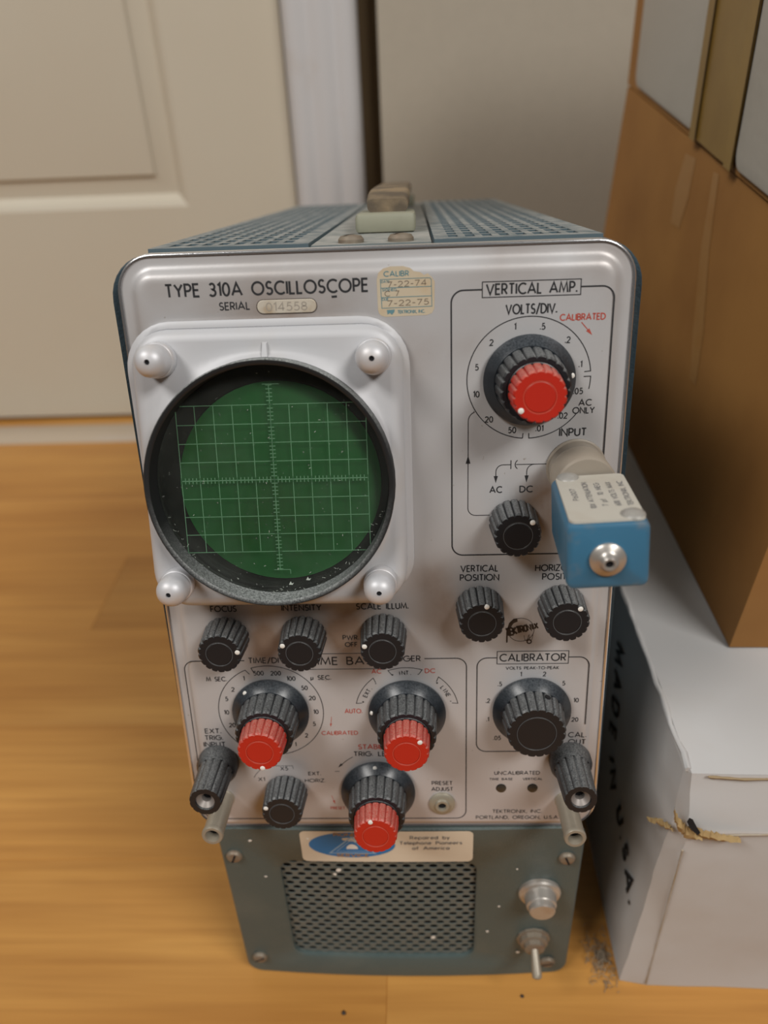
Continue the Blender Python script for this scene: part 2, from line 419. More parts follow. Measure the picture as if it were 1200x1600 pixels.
G = {
    'A': (.86, [[(0, 0), (.43, 1), (.86, 0)], [(.15, .32), (.71, .32)]]),
    'B': (.56, [[(0, 0), (0, 1), (.28, 1)] + ar(.28, .76, .22, .24, 90, -90) + [(0, .52)], [(.28, .52)] + ar(.30, .26, .26, .26, 90, -90) + [(0, 0)]]),
    'C': (.84, [ar(.52, .5, .5, .5, 48, 312, 20)]),
    'D': (.74, [[(0, 0), (0, 1), (.24, 1)] + ar(.24, .5, .5, .5, 90, -90, 16) + [(0, 0)]]),
    'E': (.48, [[(.48, 1), (0, 1), (0, 0), (.48, 0)], [(0, .52), (.44, .52)]]),
    'F': (.46, [[(.46, 1), (0, 1), (0, 0)], [(0, .5), (.42, .5)]]),
    'G': (.94, [ar(.5, .5, .5, .5, 45, 360, 24) + [(.52, .5)]]),
    'H': (.68, [[(0, 0), (0, 1)], [(.68, 0), (.68, 1)], [(0, .52), (.68, .52)]]),
    'I': (.0, [[(0, 0), (0, 1)]]),
    'J': (.36, [[(.36, 1), (.36, .2)] + ar(.18, .2, .18, .2, 0, -180)]),
    'K': (.60, [[(0, 0), (0, 1)], [(.56, 1), (.02, .5), (.6, 0)]]),
    'L': (.42, [[(0, 1), (0, 0), (.42, 0)]]),
    'M': (.92, [[(0, 0), (.14, 1), (.46, .12), (.78, 1), (.92, 0)]]),
    'N': (.72, [[(0, 0), (0, 1), (.72, 0), (.72, 1)]]),
    'O': (1.0, [ar(.5, .5, .5, .5, 0, 360, 28)]),
    'P': (.52, [[(0, 0), (0, 1), (.26, 1)] + ar(.26, .73, .26, .27, 90, -90) + [(0, .46)]]),
    'R': (.56, [[(0, 0), (0, 1), (.26, 1)] + ar(.26, .73, .26, .27, 90, -90) + [(0, .46)], [(.24, .46), (.56, 0)]]),
    'S': (.54, [ar(.28, .74, .23, .26, 35, 250, 14) + ar(.27, .25, .26, .25, 70, -150, 14)]),
    'T': (.58, [[(0, 1), (.58, 1)], [(.29, 0), (.29, 1)]]),
    'U': (.62, [[(0, 1), (0, .31)] + ar(.31, .31, .31, .31, 180, 360, 14) + [(.62, 1)]]),
    'V': (.80, [[(0, 1), (.40, 0), (.80, 1)]]),
    'W': (1.16, [[(0, 1), (.30, 0), (.58, .9), (.86, 0), (1.16, 1)]]),
    'X': (.68, [[(0, 0), (.66, 1)], [(.02, 1), (.68, 0)]]),
    'Y': (.68, [[(0, 1), (.34, .5), (.68, 1)], [(.34, .5), (.34, 0)]]),
    'Z': (.62, [[(.02, 1), (.62, 1), (0, 0), (.62, 0)]]),
    '0': (.56, [ar(.28, .5, .28, .5, 0, 360, 24)]),
    '1': (.20, [[(0, .84), (.2, 1), (.2, 0)]]),
    '2': (.54, [ar(.27, .72, .26, .28, 165, -30, 12) + [(0, 0), (.54, 0)]]),
    '3': (.52, [ar(.25, .75, .22, .25, 150, -80, 12) + ar(.24, .26, .28, .26, 85, -150, 12)]),
    '4': (.62, [[(.46, 0), (.46, 1), (0, .28), (.62, .28)]]),
    '5': (.52, [[(.48, 1), (.14, 1), (.08, .56)] + ar(.24, .32, .28, .32, 120, -140, 14)]),
    '6': (.56, [[(.36, 1), (.06, .44)] + ar(.28, .29, .28, .29, 150, -215, 18)]),
    '7': (.54, [[(0, 1), (.54, 1), (.14, 0)]]),
    '8': (.54, [ar(.27, .76, .22, .24, -90, 270, 16), ar(.27, .26, .27, .26, 90, 450, 16)]),
    '9': (.56, [[(.20, 0), (.50, .56)] + ar(.28, .71, .28, .29, -30, 330, 18)]),
    '.': (.02, [[(0, 0), (.02, .15)]]), ',': (.04, [[(.08, .12), (0, -.16)]]),
    '/': (.46, [[(0, -.14), (.46, 1.12)]]), '-': (.32, [[(0, .42), (.32, .42)]]),
    '+': (.50, [[(0, .45), (.5, .45)], [(.25, .2), (.25, .7)]]),
    '(': (.2, [ar(.4, .5, .38, .62, 125, 235, 8)]),
    'a': (.52, [ar(.25, .33, .25, .33, 0, 360, 16), [(.52, .66), (.52, 0)]]),
    'b': (.52, [ar(.27, .33, .25, .33, 0, 360, 16), [(0, 1), (0, 0)]]),
    'c': (.46, [ar(.27, .33, .27, .33, 50, 310, 12)]),
    'd': (.52, [ar(.25, .33, .25, .33, 0, 360, 16), [(.52, 1), (.52, 0)]]),
    'e': (.52, [[(.02, .36), (.50, .36)] + ar(.26, .33, .26, .33, 5, 310, 16)]),
    'f': (.34, [[(.12, 0), (.12, .8)] + ar(.28, .8, .16, .2, 180, 80, 6), [(0, .62), (.32, .62)]]),
    'h': (.44, [[(0, 0), (0, 1)], [(0, .4)] + ar(.22, .42, .22, .24, 170, 0, 8) + [(.44, 0)]]),
    'i': (.02, [[(0, 0), (0, .64)], [(0, .8), (.02, .94)]]),
    'l': (.0, [[(0, 0), (0, 1)]]),
    'm': (.72, [[(0, 0), (0, .66)], [(0, .4)] + ar(.18, .46, .18, .2, 170, 0, 8) + [(.36, 0)], [(.36, .4)] + ar(.54, .46, .18, .2, 170, 0, 8) + [(.72, 0)]]),
    'n': (.44, [[(0, 0), (0, .66)], [(0, .4)] + ar(.22, .42, .22, .24, 170, 0, 8) + [(.44, 0)]]),
    'o': (.54, [ar(.27, .33, .27, .33, 0, 360, 18)]),
    'p': (.52, [ar(.27, .33, .25, .33, 0, 360, 16), [(0, .66), (0, -.32)]]),
    'r': (.30, [[(0, 0), (0, .66)], [(0, .36)] + ar(.22, .42, .22, .24, 170, 70, 6)]),
    's': (.38, [ar(.19, .48, .16, .17, 40, 250, 10) + ar(.19, .17, .18, .17, 70, -150, 10)]),
    't': (.34, [[(.14, .95), (.14, 0), (.3, 0)], [(0, .64), (.32, .64)]]),
    'u': (.44, [[(0, .66), (0, .22)] + ar(.22, .22, .22, .22, 180, 360, 10) + [(.44, .66)], [(.44, .3), (.44, 0)]]),
    'y': (.48, [[(0, .66), (.25, .05)], [(.48, .66), (.12, -.32)]]),
    'µ': (.5, [[(.02, -.28), (.08, .66)], [(.06, .2)] + ar(.26, .2, .2, .2, 190, 350, 8) + [(.48, .66)], [(.46, .2), (.52, 0)]]),
    '~': (.44, [[(0, .4), (.12, .5), (.3, .4), (.44, .5)]]),
}


def text(mb, s, x, y, cap, width=None, wt=.15, anchor='c', rot=0.0, z=.06, gap=.24, space=.72):
    """letters on the x, y plane; y is the middle of the capitals; width fits the line by stretching letters and gaps"""
    tot = 0; items = []
    for ch in s:
        if ch == ' ': tot += space; continue
        g = G[ch]; items.append((g, tot)); tot += g[0] + gap
    tot -= gap
    k = (width / (tot * cap)) if width else 1.0
    x0 = {'c': -tot * k * cap / 2, 'l': 0, 'r': -tot * k * cap}[anchor]
    ca, sa = math.cos(R(rot)), math.sin(R(rot))
    for (gw, strokes), px in items:
        for st in strokes:
            pts = []
            for u, v in st:
                X = x0 + (px + u) * cap * k; Y = (v - .5) * cap
                pts.append((x + X * ca - Y * sa, y + X * sa + Y * ca))
            mb.stroke(pts, wt * cap * 1.14, z)


def arrow(mb, p0, p1, wd, head, z=.06):
    a, b = Vector(p0), Vector(p1); d = (b - a).normalized(); nn = Vector((-d.y, d.x))
    mb.stroke([a, b - d * head * .8], wd, z)
    mb.poly([b, b - d * head + nn * head * .28, b - d * head - nn * head * .28], z)


# ------------------------------------------------------------------ the room (setting)
fl = MB(); fl.box(-1500, 1500, -1500, 990, -30, -8.2)
floor = fl.build('floor', M['subfloor'], smooth=0); tag(floor, kind='structure')
rows = [486 + 103 * k for k in range(-8, 5)]
for i, y0 in enumerate(rows):
    if y0 == 486: cuts = [-1500, -880, -268, 420, 1500]
    else:
        off = random.uniform(-300, 300) + (i % 2) * 350
        cuts = [-1500] + [c for c in (off - 1150, off - 420, off + 330, off + 1060) if -1400 < c < 1400] + [1500]
        if -300 < y0 < 700: cuts = [c for c in cuts if not (-330 < c < -60)]
    for j in range(len(cuts) - 1):
        x0, x1 = cuts[j], cuts[j + 1]
        y1 = min(y0 + 103, 867)
        mb = MB(); b = .25
        lo = [(x0, y0), (x1, y0), (x1, y1), (x0, y1)]
        ins = [(x0 + b, y0 + b), (x1 - b, y0 + b), (x1 - b, y1 - b), (x0 + b, y1 - b)]
        cx, cy = (x0 + x1) / 2, (y0 + y1) / 2
        mb.loft([[(x - cx, y - cy, -8) for x, y in lo], [(x - cx, y - cy, -.35) for x, y in lo], [(x - cx, y - cy, 0) for x, y in ins]], True, True)
        o = mb.build('floor_plank', M['wood'], floor, Matrix.Translation((cx * S, cy * S, 0)), smooth=0)
        o['tone'] = .05 if (y0 == 486 and x0 == -268) else (.62 if y0 == 486 else random.uniform(.35, .8))

wl = MB()
wl.box(-31, 1500, 888, 990, 0, 2400); wl.box(-1500, -905, 888, 990, 0, 2400); wl.box(-905, -31, 888, 990, 2075, 2400)
tag(wl.build('wall_back', M['wall'], smooth=0), kind='structure')
sd = MB(); sd.box(-1400, 1400, 867.2, 985, -8, -.5)  # dark strip: gap under the door, with the shade before it painted in
tag(sd.build('door_shade_strip', M['shadowgap'], smooth=0), kind='structure')
gp = MB(); gp.box(-50.5, -30.9, 905, 930, 0, 2075)  # recessed brown strip coloured as the shadow along the casing
tag(gp.build('casing_shade_strip', M['gap'], smooth=0), kind='structure')
# fluted casing beside the door, and its twin on the far side
def casing(name, x0, x1):
    prof = [(0, 16), (4, 4), (8, 1), (16, 0), (22, 3), (25, 4), (28, 3), (34, .5), (42, 0), (48, 3.5), (51, 4.5), (54, 3), (60, .5), (66, 2), (70, 4), (72, 9), (72, 28)]
    w_ = x1 - x0; mb = MB()
    mb.loft([[(x0 + px * w_ / 72, 868 + d, z) for px, d in prof] for z in (.2, 2140)], False, False, closed=False)
    mb.box(x0 + 1, x1 - 1, 885, 896, .3, 2139)
    return tag(mb.build(name, M['casing'], smooth=50), kind='structure')
casing('trim_1', -122, -50.5); casing('trim_2', -985, -905)
hd = MB(); hd.box(-985, -50.5, 870, 888, 2076, 2140, 4); tag(hd.build('trim_4', M['casing']), kind='structure')
th = MB(); th.box(-985, 60, 820, 867, -1, .9, .5)
tag(th.build('trim_5', M['threshold']), kind='structure')

# moulded door: stiles, rails, and raised panels set in sunk frames
def door():
    x0, x1, z0, z1, Y = -903, -123.5, 5.5, 2040, 884
    px = (x0 + 116, x1 - 115); pz = [(246, 905), (1010, 1900)]
    mb = MB()
    def q(a, b, c, d): mb.box(a, b, Y, Y + 34, c, d)
    q(x0, px[0], z0, z1); q(px[1], x1, z0, z1)
    for c, d in ((z0, pz[0][0]), (pz[0][1], pz[1][0]), (pz[1][1], z1)): q(px[0], px[1], c, d)
    o = mb.build('door_1', M['door'], smooth=0); tag(o, kind='structure')
    for a, b in pz:
        m = MB()
        prof = [(0, 0), (4, 1.5), (9, 7), (12, 9.5), (15, 9), (30, 4.2), (31.2, 4.0), (32.2, 1.2), (34, .8)]
        loops = []
        for i, d in prof:
            loops.append([(px[0] + i, Y + d, a + i), (px[1] - i, Y + d, a + i), (px[1] - i, Y + d, b - i), (px[0] + i, Y + d, b - i)])
        m.loft(loops, False, True)
        m.build('door_panel', M['door'], o, smooth=20)
    k = MB(); k.lathe([(30, 0), (30, 5), (12, 8), (12, 34), (24, 40), (28, 54), (24, 66), (10, 70)], 32)
    k.build('door_knob', M['steel'], o, frame((x0 + 62, Y, 930), (1, 0, 0), (0, 0, 1), (0, -1, 0)))
door()

# ------------------------------------------------------------------ frames of the instrument
lean = R(11.159)
O = Vector((-12.811, 242.226, 261.600))
UP = Vector((0, math.sin(lean), math.cos(lean))); OUT = Vector((0, -math.cos(lean), math.sin(lean)))
FP = frame(O, (1, 0, 0), UP, OUT)                      # panel frame: x right, y up, z towards the viewer


def pt(a, v, c=0): return O + Vector((a, 0, 0)) + UP * v + OUT * c


tb = R(9.3)
BD = Vector((0, math.cos(tb), -math.sin(tb))); BN = Vector((0, math.sin(tb), math.cos(tb)))
FB = frame(pt(0, 90.6, -6), (1, 0, 0), BD, BN)         # body frame: x right, y to the rear, z up; origin on the top edge

# ------------------------------------------------------------------ power supply box under the oscilloscope
psu = empty('power_supply_box', (-11.5, 217, 0), 'grey-green metal power supply box with vent grille, standing on the floor under the oscilloscope', 'power supply')
FG = Matrix.Translation(Vector((-11.5, 217, 0)) * S) @ Matrix.Rotation(R(90), 4, 'X')   # x right, y up, z towards the viewer
HW, HT = 80.5, 116.3
def bulge(x, y): return 3.0 * max(0, 1 - (x / 80) ** 2) * (1 - y / 118 * .6)
mb = MB()
e = 8
outer = rrect(-HW, HW, 0.2, HT, 7, 5, e)
g0 = (-55.0, 34.0, 17.0, 93.0)                         # grille opening
inner = rrect(g0[0], g0[1], g0[2], g0[3], 7, 5, e)
P = lambda loop, z: [(x, y, z + bulge(x, y)) for x, y in loop]
mb.loft([P(outer, -2.2), P(outer, -.8), P(rrect(-HW + .8, HW - .8, 1.0, HT - .8, 6.4, 5, e), 0), P(rrect(g0[0] - 1.2, g0[1] + 1.2, g0[2] - 1.2, g0[3] + 1.2, 8, 5, e), 0), P(inner, -.8), P(inner, -3)])
front = mb.build('face_plate', M['base'], psu, FG)
mb = MB()                                              # wedge-shaped body behind the plate
sl = math.tan(tb)
prof = lambda d: [(x * .995, (y if y < 60 else y - d * sl * (y / HT)), -d) for x, y in outer]
mb.loft([prof(2.0), prof(60), prof(200), prof(330)], False, True)
mb.box(-60, 40, 12, 97, -30, -29)
mb.build('case', M['base'], psu, FG)
mb = MB()                                              # expanded-metal grille with lozenge openings
px_, py_ = 6.05, 6.7
def hexa(cx, cy, rx, ry): return [(cx + rx * a, cy + ry * b) for a, b in ((1, 0), (.45, .8), (-.45, .8), (-1, 0), (-.45, -.8), (.45, -.8))]
nx = int((g0[1] - g0[0]) / px_) + 2; ny = int((g0[3] - g0[2]) / (py_ / 2)) + 2
for j in range(ny):
    for i in range(nx):
        cx = g0[0] + i * px_ + (px_ / 2 if j % 2 else 0); cy = g0[2] + j * py_ / 2
        if not (g0[0] - 1 < cx < g0[1] + 1 and g0[2] - 1 < cy < g0[3] + 1): continue
        o_ = [(cx + px_ / 2 * a, cy + py_ / 2 * b) for a, b in ((1, 0), (.55, .45), (0, 1), (-.55, .45), (-1, 0), (-.55, -.45), (0, -1), (.55, -.45))]
        o_ = [(cx + px_ / 2 * a, cy + py_ / 2 * b) for a, b in ((1, 0), (.5, .5), (0, 1), (-.5, .5), (-1, 0), (-.5, -.5), (0, -1), (.5, -.5))]
        h_ = [(cx + a * 2.15, cy + b * 1.5) for a, b in ((1, 0), (.62, .8), (0, 1), (-.62, .8), (-1, 0), (-.62, -.8), (0, -1), (.62, -.8))]
        bz_ = lambda p, z: (p[0], p[1], z + bulge(p[0], p[1]))
        mb.loft([[bz_(p, -2.4) for p in o_], [bz_(p, -2.3) for p in h_], [bz_(p, -2.8) for p in h_]])
gr = mb.build('vent_grille', M['grille'], psu, FG, smooth=0); gr['label'] = 'dark perforated vent grille'
mb = MB(); mb.box(g0[0] - 3, g0[1] + 3, g0[2] - 3, g0[3] + 3, -8, -7.6)
mb.build('grille_backing', M['hole'], psu, FG, smooth=0)
def slot_screw(parent, x, y, r, fr, mat, ang=20, z=0):
    m = MB(); m.lathe([(r, 0), (r, r * .25), (r * .8, r * .5), (r * .3, r * .6)], 20, x, y, z, False, True)
    s_ = m.build('screw', mat, parent, fr)
    m = MB(); ca, sa = math.cos(R(ang)), math.sin(R(ang))
    m.stroke([(x - r * .75 * ca, y - r * .75 * sa), (x + r * .75 * ca, y + r * .75 * sa)], r * .25, z + r * .62)
    m.build('screw_slot', M['hole'], s_, fr, smooth=0)
for x, y, a in ((-74.5, 97, 70), (73.5, 95.5, 110), (-73, 14.5, 30), (70.5, 12, 15)):
    slot_screw(psu, x, y, 3.6, FG, M['screw'], a, .1 + bulge(x, y))
mb = MB()                                              # fuse holder
bz0 = bulge(63, 71)
mb.lathe([(9.6, 0), (9.6, 1.6), (8.9, 2.4), (7.6, 2.6), (7.3, 2.9), (6.8, 7.4), (6.4, 7.9), (6.0, 8.0), (5.8, 10.0), (5.2, 10.6)], 40, 63, 70.6, bz0)
fu = mb.build('fuse_holder', M['steel'], psu, FG, smooth=30); fu['label'] = 'bright metal fuse holder cap'
mb = MB()                                              # toggle switch
bz1 = bulge(62, 33)
mb.lathe([(8.0, 0), (8.0, 1.0), (6.8, 1.2), (6.6, 3.4), (5.0, 4.0), (4.8, 6.0), (3.6, 6.4)], 12, 62.3, 33, bz1)
nut = mb.build('toggle_switch', M['screw'], psu, FG, smooth=20); nut['label'] = 'toggle switch with rusty nut'
mb = MB(); mb.tube([(62.3, 33, bz1 + 5.5), (62.4, 30.8, bz1 + 9), (62.6, 27.2, bz1 + 14), (62.7, 26.2, bz1 + 15.4), (62.7, 25.8, bz1 + 15.9)], [1.8, 2.0, 2.4, 2.3, 1.4], 14)
lv = mb.build('toggle_lever', M['nickelpost'], nut, FG, smooth=50); lv['label'] = 'bright toggle lever pointing out'
# label stuck on the box
mb = MB(); lab = rrect(-43.6, 32.0, 94.2, 115.2, 2.5, 4, 8)
mb.loft([[(x, y, .25 + bulge(x, y)) for x, y in lab], [(-6 + (x + 6) * .5, 105 + (y - 105) * .5, .25 + bulge(-6 + (x + 6) * .5, 105)) for x, y in lab]], False, True)
slab = mb.build('repair_label', M['paper'], psu, FG, smooth=0); slab['label'] = 'cream repair label with blue oval emblem'
zl = 3.75
Pz = lambda x, y: .33 + bulge(x, y)
mb = MB(); mb.disc(-21, 106, 19.0, 0, 48, 8.6); mb.v = [(x, y, Pz(x, y)) for x, y, _ in mb.v]
em = mb.build('emblem', M['bluedecal'], slab, FG, smooth=0)
def on_label(mb, dz=.1): mb.v = [(x, y, Pz(x, y) + dz) for x, y, _ in mb.v]
mb = MB(); mb.stroke([(-31, 100.5), (-21, 111.5), (-11, 100.5)], .7, 0, True); mb.stroke([(-28, 101.8), (-21, 109.6), (-14, 101.8)], .35, 0, True); on_label(mb)
mb.build('emblem_line', M['pale'], slab, FG, smooth=0)
mb = MB(); mb.poly([(-23.6, 103.4), (-23.3, 105), (-22.3, 106.3), (-21, 106.8), (-19.7, 106.3), (-18.7, 105), (-18.4, 103.4)]); on_label(mb)
mb.build('emblem_bell', M['white'], slab, FG, smooth=0)
mb = MB(); text(mb, 'SERVICE', -21, 99.0, 2.0, 14, .2, z=0); text(mb, 'PIONEERS', -21, 113.2, 1.9, 15, .2, z=0); on_label(mb, .12)
mb.build('emblem_lettering', M['orangeink'], slab, FG, smooth=0)
mb = MB()
text(mb, 'Repaired by', 13.2, 111.2, 2.0, 17, .15, z=0); text(mb, 'Telephone Pioneers', 13.6, 107.6, 2.0, 27, .15, z=0); text(mb, 'of America', 13.6, 104.0, 2.0, 16, .15, z=0); on_label(mb)
mb.build('label_lettering', M['greyink'], slab, FG, smooth=0)
mb = MB()                                              # paint chips down to bare metal
for x, y, r in ((-44, 87, .0), (55.5, 21, 1.0), (40, 40, .9), (14, 35.5, 1.5), (-28, 88, 1.3), (-30, 85, 1.2), (-62, 82, .8), (-66, 108, .9), (45, 60, .7), (-40, 110, .7), (52, 88, .6)):
    if r: mb.poly([(x + r * random.uniform(.6, 1.2) * math.cos(k * .9), y + r * random.uniform(.6, 1.2) * math.sin(k * .9)) for k in range(7)], .28 + bulge(x, y))
mb.build('paint_chip', M['white'], psu, FG, smooth=0)['kind'] = 'stuff'

# ------------------------------------------------------------------ the oscilloscope
osc = empty('oscilloscope', (-14, 230, 60), 'old grey and blue oscilloscope with round green screen, tilted back on its power supply box', 'oscilloscope')
# panel sheet: rounded rectangle with rolled edge, grime and painted floor bounce stored per vertex
X0, X1, V0, V1 = -86.0, 84.3, -146.0, 91.0
def ploop(ins, z, r=12.5):
    return [(x, y, z) for x, y in rrect(X0 + ins, X1 - ins, V0 + ins * .55, V1 - ins, max(r - ins, 5), 10, 14)]
mb = MB()
loops = [ploop(.5, -9), ploop(0, -8.4), ploop(0, -3.6), ploop(.3, -3.0), ploop(1.0, -2.85), ploop(2.0, -2.85), ploop(3.4, -2.75), ploop(4.4, -2.5), ploop(5.3, -1.8), ploop(6.2, -.9), ploop(7.2, -.3), ploop(8.4, -.04), ploop(9.4, 0)]
base = [(x, y) for x, y, _ in loops[-1]]
cxp, cyp = -.8, -26
for k in range(1, 40):
    t = 1 - k / 40
    loops.append([(cxp + (x - cxp) * t, cyp + (y - cyp) * t if abs(y - cyp) > 0 else y, 0) for x, y in base])
mb.loft(loops, False, True)
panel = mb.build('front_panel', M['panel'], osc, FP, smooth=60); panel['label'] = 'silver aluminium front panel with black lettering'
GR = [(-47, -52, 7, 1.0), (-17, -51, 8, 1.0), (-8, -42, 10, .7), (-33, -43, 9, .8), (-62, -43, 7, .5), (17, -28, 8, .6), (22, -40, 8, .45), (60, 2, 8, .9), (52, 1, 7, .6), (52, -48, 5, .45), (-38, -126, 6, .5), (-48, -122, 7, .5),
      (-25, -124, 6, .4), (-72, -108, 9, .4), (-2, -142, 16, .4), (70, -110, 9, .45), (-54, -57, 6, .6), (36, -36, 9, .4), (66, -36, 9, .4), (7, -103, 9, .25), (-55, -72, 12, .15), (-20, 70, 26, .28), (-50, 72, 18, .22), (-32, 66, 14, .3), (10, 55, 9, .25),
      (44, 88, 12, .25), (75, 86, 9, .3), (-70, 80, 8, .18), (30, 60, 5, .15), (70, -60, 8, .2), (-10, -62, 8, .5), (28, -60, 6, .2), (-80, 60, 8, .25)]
ca = panel.data.color_attributes.new('grime_and_bounce', 'FLOAT_COLOR', 'POINT')
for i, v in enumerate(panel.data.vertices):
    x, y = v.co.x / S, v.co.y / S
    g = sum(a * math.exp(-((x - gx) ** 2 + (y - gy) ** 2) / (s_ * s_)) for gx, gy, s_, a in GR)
    pk = min(1, max(0, (-60 - y) / 90)) * .42  # painted floor bounce, pinker towards the bottom of the panel
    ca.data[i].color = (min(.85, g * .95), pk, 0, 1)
mb = MB()                                              # bright rolled edge of the panel
mb.loft([ploop(-.1, -5.5, 12.6), ploop(-.35, -4.6, 12.8), ploop(-.4, -3.4, 12.8), ploop(-.1, -2.6, 12.6), ploop(.45, -2.3, 12.2), ploop(.95, -2.45, 12)])
tr = mb.build('edge_bead', M['chrome'], panel, FP, smooth=60); tr['label'] = 'bright metal edge'

# --- printed lines and words on the panel (v = up)
K = MB(); RD = MB(); L = .42
def lbl(s, a, b, cap, width=None, wt=.15, anchor='c', mbx=None, rot=0): text(mbx or K, s, a, b, cap, width, wt, anchor, rot)
lbl('TYPE 310A OSCILLOSCOPE', -69.2, 79.4, 3.9, 66.6, .155, 'l')
lbl('SERIAL', -51.9, 74.0, 2.3, 10.0, .16, 'l')
def rbox(x0, x1, b0, b1, wd=.3): K.stroke([(x0, b0), (x1, b0), (x1, b1), (x0, b1)], wd, .06, True)
rbox(34.6, 66.3, 79.1, 74.2); lbl('VERTICAL AMP.', 50.5, 76.7, 3.2, 29.0, .155)
def frame_path(x0, x1, v0, v1, r, g0x, g1x, end=None):
    """rounded outline open along its top between g0x and g1x"""
    P_ = [(g0x, v1)] + [(x0 + r + r * math.cos(R(90 + 9 * i)), v1 - r + r * math.sin(R(90 + 9 * i))) for i in range(11)]
    P_ += [(x0 + r + r * math.cos(R(180 + 9 * i)), v0 + r + r * math.sin(R(180 + 9 * i))) for i in range(11)]
    Q_ = [(g1x, v1)] + [(x1 - r + r * math.cos(R(90 - 9 * i)), v1 - r + r * math.sin(R(90 - 9 * i))) for i in range(11)]
    if end is None:
        Q_ += [(x1 - r + r * math.cos(R(-9 * i)), v0 + r + r * math.sin(R(-9 * i))) for i in range(11)] + [P_[-1]]
    else: Q_ += [(x1, end)]; P_ += [(P_[-1][0] + 24, v0)]
    return P_, Q_
for p_ in frame_path(24.5, 77.2, -17.6, 76.7, 4, 34.6, 66.3): K.stroke(p_, L + .08, .06)
lbl('VOLTS/DIV.', 50.6, 70.2, 2.9, 16.4, .155)
lbl('CALIBRATED', 67.4, 67.1, 1.9, 14.6, .19, mbx=RD); arrow(RD, (67.1, 65.4), (70.8, 61.1), .3, 2.4)
VC = (50.4, 47.1)
K.stroke(arc(*VC, 20.7, -176, 84, 60) + arc(*VC, 18.6, 84, 84, 1), .32, .06)
K.stroke([arc(*VC, 18.9, -176, -176, 1)[0], arc(*VC, 20.7, -176, -176, 1)[0]], .3, .06)
K.stroke([arc(*VC, 18.4, 89, 89, 1)[0]] + arc(*VC, 20.7, 89, 101, 8), .32, .06)
K.stroke(arc(*VC, 20.7, 126, 178, 16) + [arc(*VC, 18.9, 178, 178, 1)[0]], .32, .06)
for s_, a, b in (('1', 45.5, 64.6), ('.5', 54.5, 64.4), ('2', 37.8, 59.6), ('.2', 62.9, 59.8), ('5', 33, 51.5), ('.1', 67.5, 51.6), ('10', 32.9, 42.3), ('.05', 67.2, 42.5), ('20', 37.3, 33.4), ('.02', 62.4, 34.1), ('50', 45.3, 29.4), ('.01', 54.7, 29.8)):
    text(K, s_, a, b, 1.9, None, .17)
text(K, 'AC', 69.8, 38.5, 2.0, 4.2, .17); text(K, 'ONLY', 69.4, 35.8, 2.0, 7.2, .17)
text(K, 'INPUT', 66.2, 28.2, 2.5, 9.0, .17)
# coupling diagram: lines, capacitor, arrows
K.stroke([(32.2, 36.4)] + [(33.2 - 3 * math.cos(R(t)), 33 + 3.2 * math.sin(R(t))) for t in range(70, -1, -14)] + [(30.2, 1)] + [(33 - 2.8 * math.cos(R(t)), .8 - 2.8 * math.sin(R(t))) for t in range(0, 91, 15)] + [(38, -2)], .28, .06)
arrow(K, (30.2, 17), (30.2, 20.6), .28, 3)
K.stroke([(58.2, 16.9), (47.0, 16.9)], .28, .06); K.stroke([(45.2, 16.9), (42.5, 16.9)] + [(42.5 - 2.5 * math.sin(R(t)), 14.4 + 2.5 * math.cos(R(t))) for t in range(15, 91, 15)], .28, .06)
arrow(K, (40, 14.4), (40, 10.2), .28, 2.6)
K.stroke([(53.4, 16.9)] + [(53.4 - 2.6 * math.sin(R(t)), 14.3 + 2.6 * math.cos(R(t))) for t in range(15, 91, 15)], .28, .06); arrow(K, (50.8, 14.3), (50.8, 10.2), .28, 2.6)
K.stroke([(45.2, 18.5), (45.2, 15.3)], .3, .06); K.stroke(ar(48.6, 16.9, 1.9, 1.9, 125, 235, 8), .3, .06)
text(K, 'AC', 40.1, 7.7, 2.2, 4.2, .17); text(K, 'DC', 50.8, 7.7, 2.2, 4.4, .17)
text(K, 'VERTICAL', 34.5, -23.1, 2.4, 13.6, .16); text(K, 'POSITION', 34.6, -26.8, 2.4, 14.2, .16)
text(K, 'HORIZONTAL', 65.2, -23.3, 2.4, 20, .16); text(K, 'POSITION', 65.2, -26.9, 2.4, 14.6, .16)
text(K, 'FOCUS', -62.8, -38.4, 2.3, 9.8, .17); text(K, 'INTENSITY', -32.8, -38.4, 2.3, 15, .17); text(K, 'SCALE ILLUM.', -2, -38.2, 2.3, 19.6, .17)
text(K, 'PWR.', -14.6, -51.6, 1.8, 6.0, .18); text(K, 'OFF', -14.6, -54.7, 1.8, 4.6, .18)
